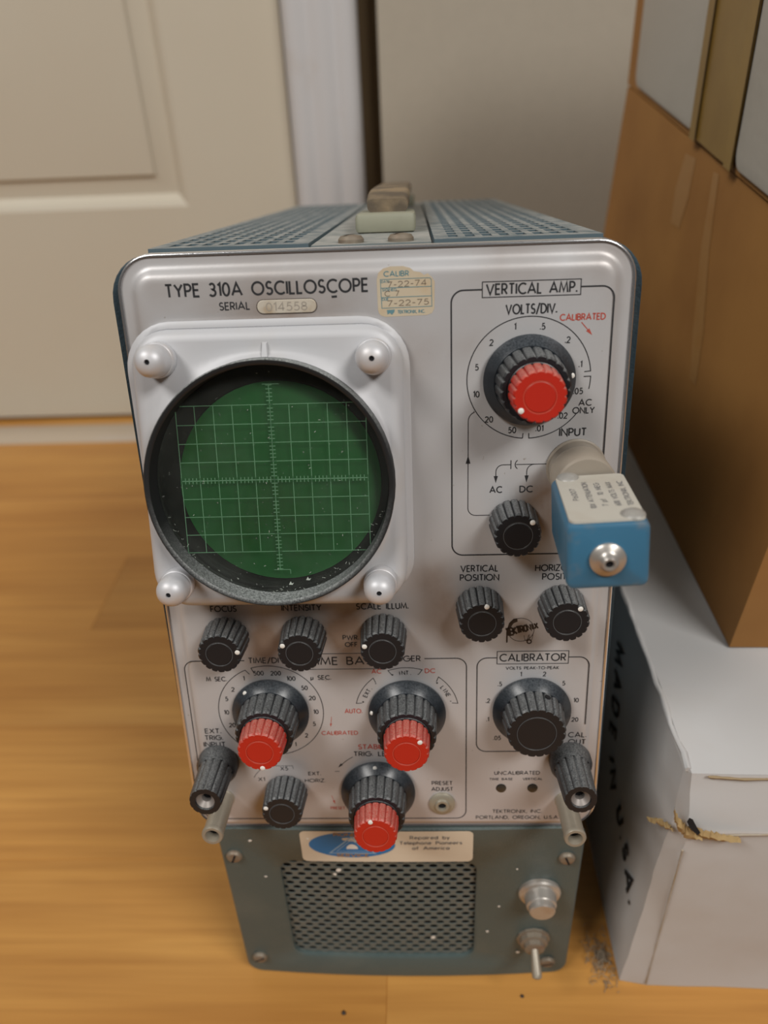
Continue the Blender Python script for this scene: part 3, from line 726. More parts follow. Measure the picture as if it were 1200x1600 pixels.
# time base and trigger
text(K, 'TIME/DIV.', -55.3, -61.4, 2.3, 15, .16, 'l'); rbox(-34, -1.2, -58.7, -65.7, .26); text(K, 'TIME BASE', -17.6, -62.0, 3.2, 27, .15); text(K, 'TRIGGER', 12.0, -61.3, 2.3, 14.5, .16, 'r')
for p_ in frame_path(-81.2, 29.9, -139.6, -61.4, 4, -57, 13.6): K.stroke(p_, L, .06)
text(K, 'M SEC.', -69, -69.7, 1.8, 8, .18); text(K, 'µ SEC.', -27.4, -69.5, 1.8, 8, .18)
TC = (-48.5, -85.1)
K.stroke(arc(*TC, 21.2, -136, -24, 36) + [arc(*TC, 18.8, -22, -22, 1)[0]], .3, .06)
K.stroke([arc(*TC, 18.6, -16, -16, 1)[0]] + arc(*TC, 21.2, -17, 168, 56), .3, .06)
for s_, a, b in (('500', -51.9, 67.2), ('200', -45.1, 67.3), ('100', -39.2, 69.8), ('50', -34.2, 74.2), ('20', -31.4, 79), ('10', -30.3, 85.5), ('5', -31.4, 91.3), ('2', -34.9, 96.9), ('1', -39.7, 101.3), ('1', -58, 69.5), ('2', -62.9, 74.6), ('5', -65.9, 79), ('10', -66.6, 85.4), ('20', -64.9, 91.6), ('50', -60.0, 97)):
    text(K, s_, a, -b, 1.8, None, .18)
text(RD, 'CALIBRATED', -21.3, -95.8, 1.7, 14.6, .18); arrow(RD, (-24.2, -88), (-24.8, -92.8), .22, 1.6)
text(RD, 'AUTO.', -15.2, -85.3, 1.9, 6.8, .17); text(RD, 'AC', -5.3, -66.9, 1.8, 3.6, .18); text(RD, 'DC', 15.7, -66.9, 1.8, 3.8, .18)
GC = (6.3, -86)
def bracket(a0, a1): K.stroke([arc(*GC, 18.4, a0 + 2, a0 + 2, 1)[0]] + arc(*GC, 20.6, a0, a1, 12) + [arc(*GC, 18.4, a1 - 2, a1 - 2, 1)[0]], .28, .06)
bracket(-78, -39); bracket(-20, 18); bracket(38, 79)
def arc_text(s_, mid, cap, r, step):
    n_ = len(s_)
    for i, ch in enumerate(s_):
        if ch == ' ': continue
        a_ = mid + (i - (n_ - 1) / 2) * step
        q_ = arc(*GC, r, a_, a_, 1)[0]; text(K, ch, q_[0], q_[1], cap, None, .18, 'c', -a_)
arc_text('+ EXT. -', -58, 1.6, 18.2, 4.6); arc_text('+ INT. -', -1, 1.6, 18.3, 4.6); arc_text('+ LINE -', 58, 1.6, 18.2, 4.6)
for s_, b, wd in (('EXT.', 94.4, 6.4), ('TRIG.', 97.7, 7.2), ('INPUT', 101, 8.8)): text(K, s_, -73.2, -b, 2.1, wd, .17)
text(K, 'X1', -55.4, -118.8, 1.7, 2.6, .16); text(K, 'X5', -45.4, -113.4, 1.7, 3.0, .16)
K.stroke(arc(-45.2, -124.9, 15, -62, -42, 6), .2, .06); K.stroke([(-49, -112), (-41.8, -112), (-41.6, -113.6)], .2, .06)
text(K, 'EXT.', -32.9, -116.0, 1.6, 5.0, .17); text(K, 'HORIZ.', -32.9, -119.6, 1.6, 8.4, .17)
text(RD, 'STABILITY', -14, -102.7, 2.1, 14.5, .18, 'l'); text(K, 'TRIG. LEVEL', -16, -106.2, 2.1, 19, .17, 'l')
K.stroke(arc(-6.7, -124.9, 19.8, -30, -48, 8), .26, .06); arrow(K, (-21.2, -111.2), (-22.8, -113.0), .26, 2.2); K.stroke([(-24.4, -115), (-22.4, -115)], .26, .06)
arrow(RD, (-26.4, -127.4), (-25.2, -131.8), .2, 1.8); text(RD, 'PRESET', -24.2, -134, 1.3, 6, .17)
text(K, 'PRESET', 20, -121.2, 1.7, 8.4, .17); text(K, 'ADJUST', 20, -124.3, 1.7, 8.8, .17)
# calibrator
rbox(41.7, 69.1, -58.6, -64.2); text(K, 'CALIBRATOR', 55.4, -61.4, 3.0, 25.2, .15); text(K, 'VOLTS PEAK-TO-PEAK', 55.4, -66.1, 1.15, 20.4, .19)
for p_ in frame_path(34.0, 77.2, -105.4, -61.4, 4, 41.7, 69.1, end=-92.5): K.stroke(p_, L, .06)
for s_, a, b in (('1', 51.1, 68.9), ('2', 60.2, 68.9), ('.5', 43, 73.3), ('5', 67.8, 73.2), ('.2', 38.4, 81), ('10', 73, 81.1), ('.1', 38.4, 89.8), ('20', 73, 90.2), ('.05', 42.3, 98.8)): text(K, s_, a, -b, 1.8, None, .17)
text(K, 'CAL.', 74.3, -97.5, 2.2, 7.0, .16); text(K, 'OUT', 74.4, -100.9, 2.2, 6.8, .16)
text(K, 'UNCALIBRATED', 50.8, -116.2, 1.6, 18.4, .17); text(K, 'TIME BASE', 44.3, -119.3, 1.0, 9.4, .19); text(K, 'VERTICAL', 57.2, -119.3, 1.0, 8, .19)
text(K, 'TEKTRONIX, INC.', 51.3, -136.0, 1.6, 20.4, .16); text(K, 'PORTLAND, OREGON, U.S.A.', 51.5, -139.2, 1.6, 34.6, .16)
K.poly([(-14.6, 76.3), (-12.8, 76.4), (-12.8, 75.7), (-14.5, 75.6)], .06)
pk = K.build('panel_lettering', M['ink'], panel, FP, smooth=0); pk['label'] = 'black printed words, dial scales and frame lines'
rk = RD.build('red_lettering', M['redink'], panel, FP, smooth=0); rk['label'] = 'red printed words'; rk['kind'] = 'stuff'
# round trade mark: tube outline, script word on a slant
B_ = MB()
B_.stroke(arc(50.5, -49.2, 5.0, 0, 360, 30), .22, .06)
for k, (s_, wgt) in enumerate((('TEKTRONIX', .26),)):
    n_ = len(s_)
    for i, ch in enumerate(s_):
        text(B_, ch, 45.6 + i * 1.32, -50.2 + i * .33, 3.1 - .1 * i, 1.25 if ch not in 'I' else None, .24, 'c', 12)
B_.poly([(45.2, -49.4), (46.0, -46.2), (47.6, -44.4), (49.0, -44.2), (49.2, -45.6), (47.6, -46.4), (46.4, -48.6)], .06)
B_.poly([(45.0, -49.9), (45.6, -50.2), (45.6, -54.6), (45.0, -54.8)], .06)
B_.stroke(arc(53.8, -54.4, .8, 0, 360, 14), .5, .06)
B_.stroke(ar(52.6, -51.6, .8, 2.4, 180, 360, 8), .18, .06); B_.stroke(ar(54.4, -51.2, .7, 2.6, 180, 360, 8), .18, .06)
lg = B_.build('maker_emblem', M['brownink'], panel, FP, smooth=0); lg['label'] = 'small round brown maker emblem'
# serial tag
mb = MB(); mb.loft([[(x, y, .08) for x, y in rrect(-39.4, -19.7, 71.2, 75.6, 2.1, 6)], [(x, y, .3) for x, y in rrect(-39.2, -19.9, 71.4, 75.4, 2.0, 6)]], False, True)
st = mb.build('serial_tag', M['serial'], panel, FP); st['label'] = 'pale stained serial number tag'
mb = MB(); text(mb, '014558', -29.6, 73.4, 2.5, 13.4, .12, z=.36)
mb.build('serial_number', M['serialink'], panel, FP, smooth=0)
mb = MB(); mb.stroke(rrect(-39.5, -19.6, 71.1, 75.7, 2.2, 6), .22, .09, True); mb.build('serial_rim', M['brownink'], panel, FP, smooth=0)
# calibration sticker with torn top corner
mb = MB(); mb.poly([(.8, 70.2), (1.6, 69.4), (3, 69.0), (16.5, 69.2), (18.2, 69.8), (19, 71.2), (19.2, 79.8), (18.4, 81.0), (17.0, 82.4), (15.8, 81.9), (14.6, 82.8), (12.5, 83.2), (11.4, 84.2), (9, 84.9), (5, 84.9), (2.6, 84.3), (1.0, 83), (.4, 80.8), (.5, 71.5)], .05)
cs = mb.build('calibration_sticker', M['sticker'], panel, FP, smooth=0); cs['label'] = 'torn yellowed calibration sticker'
mb = MB()
text(mb, 'CALIBR', 6.8, 82.6, 1.5, 8, .18, z=.1)
mb.stroke([(1.6, 80.9), (17.6, 81.0), (18.1, 80.5), (18.2, 72.0), (1.8, 71.8)], .2, .1, True)
for v_ in (78.2, 75.2): mb.stroke([(1.7, v_), (18.1, v_ + .1)], .22, .1)
text(mb, 'DATE', 3.2, 80.2, .7, 2.6, .2, z=.1); text(mb, 'SIGNED', 4.4, 77.6, .7, 4.6, .2, z=.1); text(mb, 'DUE', 3.0, 74.6, .7, 2, .2, z=.1)
text(mb, 'TEKTRONIX, INC.', 11.4, 70.5, .95, 8.8, .2, z=.1); mb.poly([(3.4, 71.2), (6, 71.3), (5.8, 70.4), (5, 69.6), (4.4, 70.2), (3.6, 69.7)], .1)
pl = mb.build('sticker_print', M['tealink'], panel, FP, smooth=0)
mb = MB(); text(mb, '7-22-74', 10.2, 79.4, 1.7, 12.6, .12, z=.11, rot=2); text(mb, 'C 7', 5.2, 76.4, 1.6, 4.6, .12, z=.11); text(mb, '7-22-75', 10.4, 73.4, 1.7, 13.4, .12, z=.11, rot=1)
mb.build('handwriting', M['pencil'], panel, FP, smooth=0)

# --- cabinet
mb = MB()
def cl(d, ins=0):
    return [(x, d, y - 91.2) for x, y in rrect(X0 - 5.2 + ins, X1 + 4.4 - ins, V0 + 1.0 + ins, V1 + .2 - ins, 15, 8, 4)]
mb.loft([cl(4.5, 3), cl(3.2, .4), cl(4.4, 0), cl(120), cl(250), cl(386), cl(390, 3)], True, True)
cab = mb.build('cabinet', M['cabinet'], osc, FB, smooth=40); cab['label'] = 'dark blue wrinkle-painted case'
def perf(x0, x1, lip_side):
    m = MB(); cols = 8; pitch = (x1 - x0 - 9) / cols
    xs = [x0] + [v for k in range(cols) for v in (x0 + 5 + k * pitch, x0 + 5 + k * pitch + 3.3)] + [x1]
    ys = [6.5] + [v for k in range(30) for v in (13 + k * 12.3, 13 + k * 12.3 + 8.4)] + [386]
    idx = {}
    def vid(i, j, top):
        k = (i, j, top)
        if k not in idx:
            idx[k] = len(m.v); m.v.append((xs[i], ys[j], 1.5 if top else .45))
        return idx[k]
    hole = lambda i, j: (i % 2 == 1) and (j % 2 == 1) and 0 < i < len(xs) - 1 and 0 < j < len(ys) - 1
    for i in range(len(xs) - 1):
        for j in range(len(ys) - 1):
            if hole(i, j):
                a = [(i, j), (i + 1, j), (i + 1, j + 1), (i, j + 1)]
                for k in range(4): p, q = a[k], a[(k + 1) % 4]; m.f.append((vid(*q, 1), vid(*p, 1), vid(*p, 0), vid(*q, 0)))
            else: m.f.append((vid(i, j, 1), vid(i + 1, j, 1), vid(i + 1, j + 1, 1), vid(i, j + 1, 1)))
    m.box(x0, x1, 5.6, 6.6, -.2, 1.5)
    xl = x1 if lip_side > 0 else x0
    m.box(min(xl, xl - 1.6 * lip_side), max(xl, xl - 1.6 * lip_side), 6.5, 386, -.2, 1.55)
    o = m.build('perforated_top', M['cabtop'], cab, FB, smooth=0); o['label'] = 'dusty perforated top plate'
perf(-77, -22.5, 1); perf(19.5, 75, -1)
mb = MB(); mb.box(-21.5, 18.5, 4, 388, .1, .9); cs_ = mb.build('handle_strip', M['strip'], cab, FB, smooth=0)
for x in (-8.6, 8.3): slot_screw(cab, x, 11, 4.4, FB, M['screw'], 40, .9)
for x0 in (-78,):
    pass
# carrying handle: two mounting blocks and a leather strap
mb = MB(); mb.box(-9.8, 13.6, 52, 84, 1.0, 8.2, 1.8); hb = mb.build('handle_mount', M['block'], osc, FB, smooth=40); hb['label'] = 'olive-grey handle mounting block'
mb = MB(); mb.box(-9.8, 13.6, 318, 350, 1.0, 8.2, 1.8); hb = mb.build('handle_mount', M['block'], osc, FB, smooth=40); hb['label'] = 'olive-grey handle mounting block'
mb = MB(); loops = []
for k in range(25):
    d = 62 + k * (278 / 24); t = k / 24; h = 8.4 + 3.2 * min(1, math.sin(math.pi * t) * 3.2) + 1.0 * math.sin(math.pi * t)
    wdt = 8.7 if 0 < k < 24 else 8.0
    loops.append([(2.6 + x * wdt / 8, d, h + z) for x, z in [(p[0], p[1]) for p in rrect(-8, 8, -.4, 4.6, 2.2, 4)]])
mb.loft(loops, True, True)
hs = mb.build('carrying_handle', M['leather'], osc, FB, smooth=50); hs['label'] = 'worn brown leather carrying strap'

# --- bezel and screen (its own frame: it stands a little steeper than the panel)
tz = R(6.9)
UPz = (UP * math.cos(tz) - OUT * math.sin(tz)); OUTz = (OUT * math.cos(tz) + UP * math.sin(tz))
FZ = frame(pt(-36.6, 17, 11), (1, 0, 0), UPz, OUTz)
Z0, Z1, ZV0, ZV1 = -45.2, 43.8, -45.6, 50.2
RC = (-.8, -1.0); NE = 96
def zl_(ins, z, r=11):
    P_ = rrect(Z0 + ins, Z1 - ins, ZV0 + ins, ZV1 - ins, max(r - ins, 2), 8, 16); return [(x, y, z) for x, y in P_]
def toward(P_, rad):
    out = []
    for x, y, z in P_:
        d = Vector((x - RC[0], y - RC[1])); d.normalize(); out.append((RC[0] + d.x * rad, RC[1] + d.y * rad))
    return out
mb = MB()
rim = zl_(4.5, 0)
def skirt(P_, off):                                   # foot of the casting, following the panel behind it
    out = []
    for x, y, z in P_:
        y = max(y, ZV0 + 1.2)
        dz = -11 + y * math.tan(tz) + .15
        out.append((x, y, dz + off))
    return out
foot = zl_(-3.4, 0, 13)
wall0 = zl_(-.8, 0, 12)
mb.loft([skirt(foot, .0), skirt(foot, 1.6), skirt(zl_(-2.8, 0, 13), 2.1), skirt(zl_(-1.0, 0, 12), 2.3), [(x, y, -2.6) for x, y, z in wall0], zl_(.2, -1.2), zl_(1.4, -.35), zl_(3.0, 0), [(x, y, .0) for x, y in toward(rim, 45.0)] if False else zl_(3.4, 0)] )
mb.loft([zl_(3.4, 0)] + [[(p[0] * (1 - t) + q[0] * t, p[1] * (1 - t) + q[1] * t, zz) for p, q in zip(zl_(3.4, 0), toward(zl_(3.4, 0), 42.4))] for t, zz in ((.3, 0), (.6, 0), (.85, .5), (.95, 1.3), (1, 1.5))] + [[(x, y, -6) for x, y in toward(rim, 42.2)]])
bez = mb.build('screen_bezel', M['alu'], osc, FZ, smooth=40); bez['label'] = 'cast aluminium bezel around the round screen'
mb = MB(); mb.loft([[(-1.7, 41.6, 0.1), (1.0, 41.6, .1), (.6, 46.2, .1), (-1.3, 46.2, .1)], [(-1.3, 41.4, 1.9), (.6, 41.4, 1.9), (.3, 45.6, .9), (-1.0, 45.6, .9)]], False, True)
mb.build('index_lug', M['alu'], bez, FZ, smooth=20)
mb = MB(); mb.lathe([(42.3, -4), (42.3, 7.2), (41.9, 7.9), (40.9, 7.9), (40.3, 7.4), (40.0, -2)], 96, RC[0], RC[1], 0, False, False)
rg = mb.build('light_hood', M['ring'], bez, FZ, smooth=40); rg['label'] = 'black ring hood around the screen'
for x, y in ((-35.8, 41.4), (35.4, 40.6), (-36.6, -36.8), (35.3, -37.3)):
    m = MB(); m.lathe([(5.9, .1), (5.9, 3.6), (5.6, 4.0), (5.4, 4.1), (5.4, 8.2), (5.25, 9.6), (4.8, 10.8), (4.1, 11.7), (3.2, 12.4), (2.1, 12.9), (.9, 13.1), (.85, 11.5)], 32, x, y, 0, False, False)
    nt_ = m.build('bezel_nut', M['nut'], bez, FZ, smooth=45); nt_['label'] = 'domed bright nut with a pin hole'
    m = MB(); m.disc(x, y, 1.0, 12.4, 16); m.build('pin_hole', M['hole'], bez, FZ, smooth=0)
mb = MB(); mb.lathe([(39.9, -2.4), (39.9, -.2)], 96, RC[0], RC[1], 0)
sg = mb.build('graticule_plate', M['filter'], bez, FZ, smooth=0); sg['label'] = 'green tinted graticule plate'
mb = MB(); gs = 6.43; wd = .22; z = .02
for i in range(-5, 6): mb.stroke([(i * gs, -4 * gs), (i * gs, 4 * gs)], wd * (1.3 if i == 0 else 1), z)
for j in range(-4, 5): mb.stroke([(-5 * gs, j * gs), (5 * gs, j * gs)], wd * (1.3 if j == 0 else 1), z)
mb.stroke([(0, -5 * gs), (0, 5 * gs)], wd, z)
for k in range(-25, 26): mb.stroke([(-1.05, k * gs / 5), (1.05, k * gs / 5)], .24, z); mb.stroke([(k * gs / 5, -1.05), (k * gs / 5, 1.05)], .24, z)
for s_ in (-1, 1): mb.stroke([(-2.2, 5.05 * gs * s_), (3.6, 5.05 * gs * s_)], .2, z)
mb.stroke([(3.6, -5.05 * gs), (3.6, -5.3 * gs)], .2, z)
gl_ = mb.build('graticule_lines', M['gratline'], bez, FZ, smooth=0); gl_['label'] = 'pale engraved grid of ten by eight squares'
mb = MB()                                              # slightly domed tube face
R_ = 35.2; loops = []
for k in range(8):
    r_ = R_ * (1 - k / 8); loops.append([(r_ * math.cos(2 * math.pi * i / 64) + 1.2, r_ * math.sin(2 * math.pi * i / 64) - 2.0, -4.3 + 1.2 * (1 - (r_ / R_) ** 2)) for i in range(64)])
mb.loft(loops, False, True); ph = mb.build('tube_face', M['phosphor'], bez, FZ, smooth=60); ph['label'] = 'green phosphor tube face'
mb = MB(); mb.loft([[(r_ * math.cos(2 * math.pi * i / 64) + cx, r_ * math.sin(2 * math.pi * i / 64) + cy, z) for i in range(64)] for r_, cx, cy, z in ((41.6, RC[0], RC[1], -3.6), (41.6, RC[0], RC[1], -4.4), (35.7, 1.2, -2.0, -4.3), (35.0, 1.2, -2.0, -5.2))])
mk = mb.build('tube_mask', M['mask'], bez, FZ, smooth=40); mk['label'] = 'dark mask around the tube face'
mb = MB()
for k in range(46):
    t = R(random.uniform(195, 345)); r_ = random.uniform(37.6, 39.6); l_ = random.uniform(.3, 1.3); a_ = random.uniform(0, 6.3)
    p0 = (RC[0] + r_ * math.cos(t), RC[1] + r_ * math.sin(t)); mb.stroke([p0, (p0[0] + l_ * math.cos(a_), p0[1] + l_ * math.sin(a_))], .12, .05)
for k in range(26):
    t = R(random.uniform(0, 360)); r_ = 38 * math.sqrt(random.random()); a_ = random.uniform(0, 6.3); l_ = random.uniform(.2, .8)
    p0 = (RC[0] + r_ * math.cos(t), RC[1] + r_ * math.sin(t)); mb.stroke([p0, (p0[0] + l_ * math.cos(a_), p0[1] + l_ * math.sin(a_))], .14, .05)
for x, y in ((3.5, -37.8), (9.7, -36.2)): mb.poly([(x - .8, y - .3), (x - .1, y + .9), (x + .3, y + .1), (x + 1.0, y + .4), (x + .5, y - .4)], .06)
dl = mb.build('dust', flat('dust_fleck', (.45, .50, .44), .9), bez, FZ, smooth=0); dl['kind'] = 'stuff'

# --- knobs
FL = 18
def dot(parent, a, v, z, ang, rad, r=.95):
    m = MB(); m.lathe([(r, -.3), (r, .25), (r * .6, .45)], 14, a + rad * math.sin(R(ang)), v + rad * math.cos(R(ang)), z, False, True)
    d_ = m.build('pointer_dot', M['white'], parent, FP, smooth=50); d_['label'] = 'white pointer dot'
def fluted(m, a, v, z0, r0, z1, r1, dep=.85, n=FL, ring=.6):
    m.lathe([(r0 - .5, z0, dep * .5), (r0, z0 + .5, dep), (r1, z1 - .7, dep), (r1 - .55, z1, dep * .8), (r1 * ring + .3, z1), (r1 * ring, z1 - .22), (r1 * ring - .35, z1)], n * 12, a, v, 0, True, True, n)
def ring_mark(parent, a, v, r, z, mat):
    m = MB(); m.stroke([(a + r * math.cos(2 * math.pi * i / 48), v + r * math.sin(2 * math.pi * i / 48)) for i in range(48)], .28, z + .03, True)
    m.build('cap_ring', mat, parent, FP, smooth=0)
M['ringmark'] = flat('pale_ring', (.07, .075, .08), .6); M['redring'] = flat('pale_red_ring', (.62, .07, .04), .5)  # paler ring lines drawn on the knob caps
def small_knob(a, b, ang, lab):
    m = MB(); fluted(m, a, -b, .4, 8.9, 13.6, 8.2); m.lathe([(7.6, 0), (7.6, .6)], 40, a, -b, 0)
    k = m.build('control_knob', M['bakelite'], osc, FP, smooth=28); k['label'] = lab
    ring_mark(k, a, -b, 5.0, 13.6, M['ringmark']); dot(k, a, -b, 13.45, ang, 6.9)
small_knob(34.6, 38.7, 14, 'black fluted vertical position knob'); small_knob(65.1, 38.6, 40, 'black fluted horizontal position knob')
small_knob(46.6, 4.6, 45, 'black fluted coupling selector knob'); small_knob(-62.6, 50.2, 84, 'black fluted focus knob')
small_knob(-32.6, 50.2, -62, 'black fluted intensity knob'); small_knob(-1.8, 49.8, -72, 'black fluted scale illumination knob')
small_knob(-45.2, 124.9, -66, 'black fluted horizontal range knob')
def dual_knob(a, b, a1, a2, lab, red=True):
    v = -b; m = MB()
    m.lathe([(14.4, .3), (15.4, .8), (15.5, 1.6), (15.2, 2.2), (12.2, 5.2), (10, 5.4)], 64, a, v, 0)
    k = m.build('dual_knob', M['skirt'], osc, FP, smooth=30); k['label'] = lab
    m = MB()
    if red:
        fluted(m, a, v, 4.6, 12.0, 16.6, 11.3, .8, 20, .8)
        m.build('fluted_body', M['bakelite'], k, FP, smooth=28)
        m = MB(); fluted(m, a, v, 16.8, 8.9, 26.0, 8.4, .6, FL)
        r_ = m.build('red_knob', M['red'], k, FP, smooth=28); r_['label'] = 'red fluted inner knob'
        ring_mark(k, a, v, 5.1, 26, M['redring']); dot(k, a, v, 25.85, a2, 7.1)
    else:
        fluted(m, a, v, 4.6, 12.2, 15.4, 11.2, .9, 20, .66)
        fb = m.build('fluted_body', M['bakelite'], k, FP, smooth=28)
        ring_mark(k, a, v, 7.4, 15.4, M['ringmark'])
        m = MB(); m.lathe([(1.2, 0), (1.2, .5)], 12, 0, 0, 0)
        t = R(24); fr = FP @ Matrix.Translation(Vector((a + 11.75 * math.sin(t), v + 11.75 * math.cos(t), 7.6)) * S) @ Matrix.Rotation(-t, 4, 'Z') @ Matrix.Rotation(R(-90), 4, 'X')
        sc_ = m.build('set_screw_hole', M['hole'], k, fr)
    if a1 is not None: dot(k, a, v, 3.2, a1, 13.9, .9)
dual_knob(50.5, -46.8, 83, -126, 'volts per division knob with black skirt and red centre')
dual_knob(-48.4, 85.0, -40, 176, 'time per division knob with black skirt and red centre')
dual_knob(6.3, 86.0, -82, 45, 'trigger knob with black skirt and red centre')
dual_knob(-6.7, 124.9, -3, -14, 'trigger level knob with black skirt and red centre')
dual_knob(55.6, 85.4, None, None, 'large black calibrator knob', False)

# --- binding posts, cord posts, preset adjuster, lamp holes, input connector
for a, b, lab in ((-72.3, 109.6, 'black binding post for the external trigger'), (71.8, 109.2, 'black binding post for the calibrator output')):
    m = MB()
    m.lathe([(8.2, 0), (8.5, .8), (8.4, 4.2), (7.6, 6.2), (7.1, 7.0)], 40, a, -b, 0, True, False)
    m.lathe([(7.1, 7.0, .5), (6.9, 8.2, .55), (6.4, 22.5, .5), (6.1, 24, .3), (3.9, 24), (3.7, 20)], 96, a, -b, 0, False, False, 12)
    k = m.build('binding_post', M['bakelite'], osc, FP, smooth=30); k['label'] = lab
    m = MB(); m.lathe([(3.9, 23.2), (3.5, 23.4), (2.9, 22.6), (1.9, 21.6), (1.8, 14)], 28, a, -b, 0, False, False)
    m.build('post_socket', M['socket'], k, FP); m = MB(); m.disc(a, -b, 2.0, 19.5, 18); m.build('post_bore', M['hole'], k, FP, smooth=0)
for a, v, lab in ((-72.2, -128.6, 'dull metal cord post, lower corner beside the trigger binding post'), (71.2, -130.2, 'dull metal cord post below the calibrator binding post')):
    m = MB(); m.lathe([(4.5, 0), (4.5, .6), (4.25, .8), (4.1, 20), (4.4, 20.4), (4.4, 21.2), (4.0, 21.8), (2.9, 21.8), (2.6, 21.0), (2.4, 16)], 36, a, v, 0, True, False)
    k = m.build('cord_post', M['nickelpost'], osc, FP, smooth=35); k['label'] = lab
    m = MB(); m.disc(a, v, 2.5, 17.6, 18); m.build('post_bore', M['hole'], k, FP, smooth=0)
m = MB(); m.lathe([(5.4, .05), (5.4, .9), (4.6, 1.5), (3.1, 1.6), (2.8, 2.6), (2.3, 2.7), (1.7, 2.5), (1.6, .8)], 36, 19.9, -131.4, 0, False, False)
k = m.build('preset_bushing', M['nickel'], osc, FP); k['label'] = 'dull metal preset adjuster bushing'
m = MB(); m.disc(19.9, -131.4, 1.7, 1.4, 18); m.build('bushing_bore', M['hole'], k, FP, smooth=0)
for a in (44.4, 57.3):
    m = MB(); m.disc(a, -123.9, 2.15, .07, 24); m.build('lamp_hole', M['hole'], panel, FP, smooth=0)
    m = MB(); m.lathe([(2.0, .09), (.9, .5)], 14, a + .1, -124.2, 0, False, True); m.build('neon_lamp', flat('lamp_glass', (.05, .04, .03), .15), panel, FP)
m = MB(); m.lathe([(10.4, .05), (10.4, .9), (9.9, 1.2), (9.6, 1.2), (9.5, 6.6)], 56, 67.8, 15.4, 0, False, True)
k = m.build('input_connector', M['knurl'], osc, FP); k['label'] = 'round input connector'

# ------------------------------------------------------------------ probe attenuator plugged into the input
att = empty('probe_attenuator', tuple(pt(67.8, 15.4, 20)), 'blue metal probe attenuator box with cream plate, plugged into the input connector', 'attenuator')
m = MB()
prof = [(9.9, 6.8), (10.0, 7.2)] + [(9.9 + (.12 if k % 2 else -.08), 7.4 + k * .42) for k in range(30)] + [(9.4, 20.4)]
m.lathe(prof, 56, 67.6, 15.2, 0); k = m.build('locking_collar', M['knurl'], att, FP, smooth=15); k['label'] = 'tan ridged locking collar'
FA = FP @ Matrix.Translation(Vector((68.2, 8.8, 20)) * S) @ Matrix.Rotation(R(3.5), 4, 'Z') @ Matrix.Rotation(R(2.6), 4, 'Y').inverted() @ Matrix.Rotation(R(2.2), 4, 'X')
hw, hh, ln = 11.8, 10.4, 38.0
m = MB(); m.loft([[(x, y, z) for x, y in rrect(-hw + i, hw - i, -hh + i, hh - i, 2.4 - i * .5, 6)] for z, i in ((0, 1.2), (.5, .35), (1.6, 0), (ln - 1.6, 0), (ln - .5, .35), (ln, 1.2))], True, True)
k = m.build('housing', M['blue'], att, FA, smooth=40); k['label'] = 'blue enamelled housing with worn edges'
m = MB(); m.loft([[(x, hh + .02, z) for x, z in rrect(-hw + 1.2, hw - .9, 1.2, ln - 1.2, 2.2, 5)][::-1], [(x, hh + .7, z) for x, z in rrect(-hw + 1.3, hw - 1.0, 1.3, ln - 1.3, 2.2, 5)][::-1]], False, True)
k = m.build('rating_plate', M['plate'], att, FA, smooth=30); k['label'] = 'cream rating plate with faded print'
FT = FA @ Matrix.Translation(Vector((0, hh + .76, 0)) * S) @ Matrix(((0, -1, 0, 0), (0, 0, 1, 0), (-1, 0, 0, 0), (0, 0, 0, 1)))   # text runs front to back
m = MB()
for i, (s_, wd_) in enumerate((('P6007', 9), ('10X ATTENUATION', 20.5), ('7 pf  10 MEG', 18), ('600 VOLTS MAX', 18.5), ('TEKTRONIX, INC', 19))):
    text(m, s_, -18.2 + (1.2 if i == 0 else .4), 6.6 - i * 3.6 - (.6 if i else 0), 1.55, wd_, .15, z=.02)
m.build('plate_lettering', M['greyink'], k, FT, smooth=0)
for x, z in ((-6.6, 2.4), (7.6, ln - 4.6)):
    m = MB(); m.lathe([(3.6, .6), (3.3, 1.1), (2.2, 1.7), (.8, 2.0)], 24, 0, 0, 0, False, True)
    r_ = m.build('drive_rivet', M['solder'], k, FA @ Matrix.Translation(Vector((x, hh, z)) * S) @ Matrix.Rotation(R(-90), 4, 'X')); r_['label'] = 'grey domed fastener'
m = MB(); m.lathe([(5.2, 0), (5.2, .9), (4.6, 1.5), (3.4, 1.9), (2.6, 2.6), (2.2, 3.6), (1.9, 3.9), (1.3, 3.9), (1.1, 3.2)], 36, -.2, -.6, ln - .1, False, False)
k = m.build('probe_socket', M['steel'], att, FA, smooth=40); k['label'] = 'round metal probe socket'
m = MB(); m.disc(-.2, -.6, 1.2, ln + 2.9, 16); m.build('socket_bore', M['hole'], k, FA, smooth=0)

# ------------------------------------------------------------------ boxes at the right
def wob(x, y, z, amp): 
    n_ = noise.noise_vector(Vector((x, y, z)) * .012); return (x + n_.x * amp, y + n_.y * amp, z + n_.z * amp)
def quad_grid(m, c, nu, nv, f=None):
    """bilinear patch through four corners"""
    k = len(m.v)
    for j in range(nv + 1):
        for i in range(nu + 1):
            u, v = i / nu, j / nv
            p = Vector(c[0]) * (1 - u) * (1 - v) + Vector(c[1]) * u * (1 - v) + Vector(c[2]) * u * v + Vector(c[3]) * (1 - u) * v
            m.v.append(tuple(f(p, u, v) if f else p))
    for j in range(nv):
        for i in range(nu):
            a = k + j * (nu + 1) + i; m.f.append((a, a + 1, a + nu + 2, a + nu + 1))
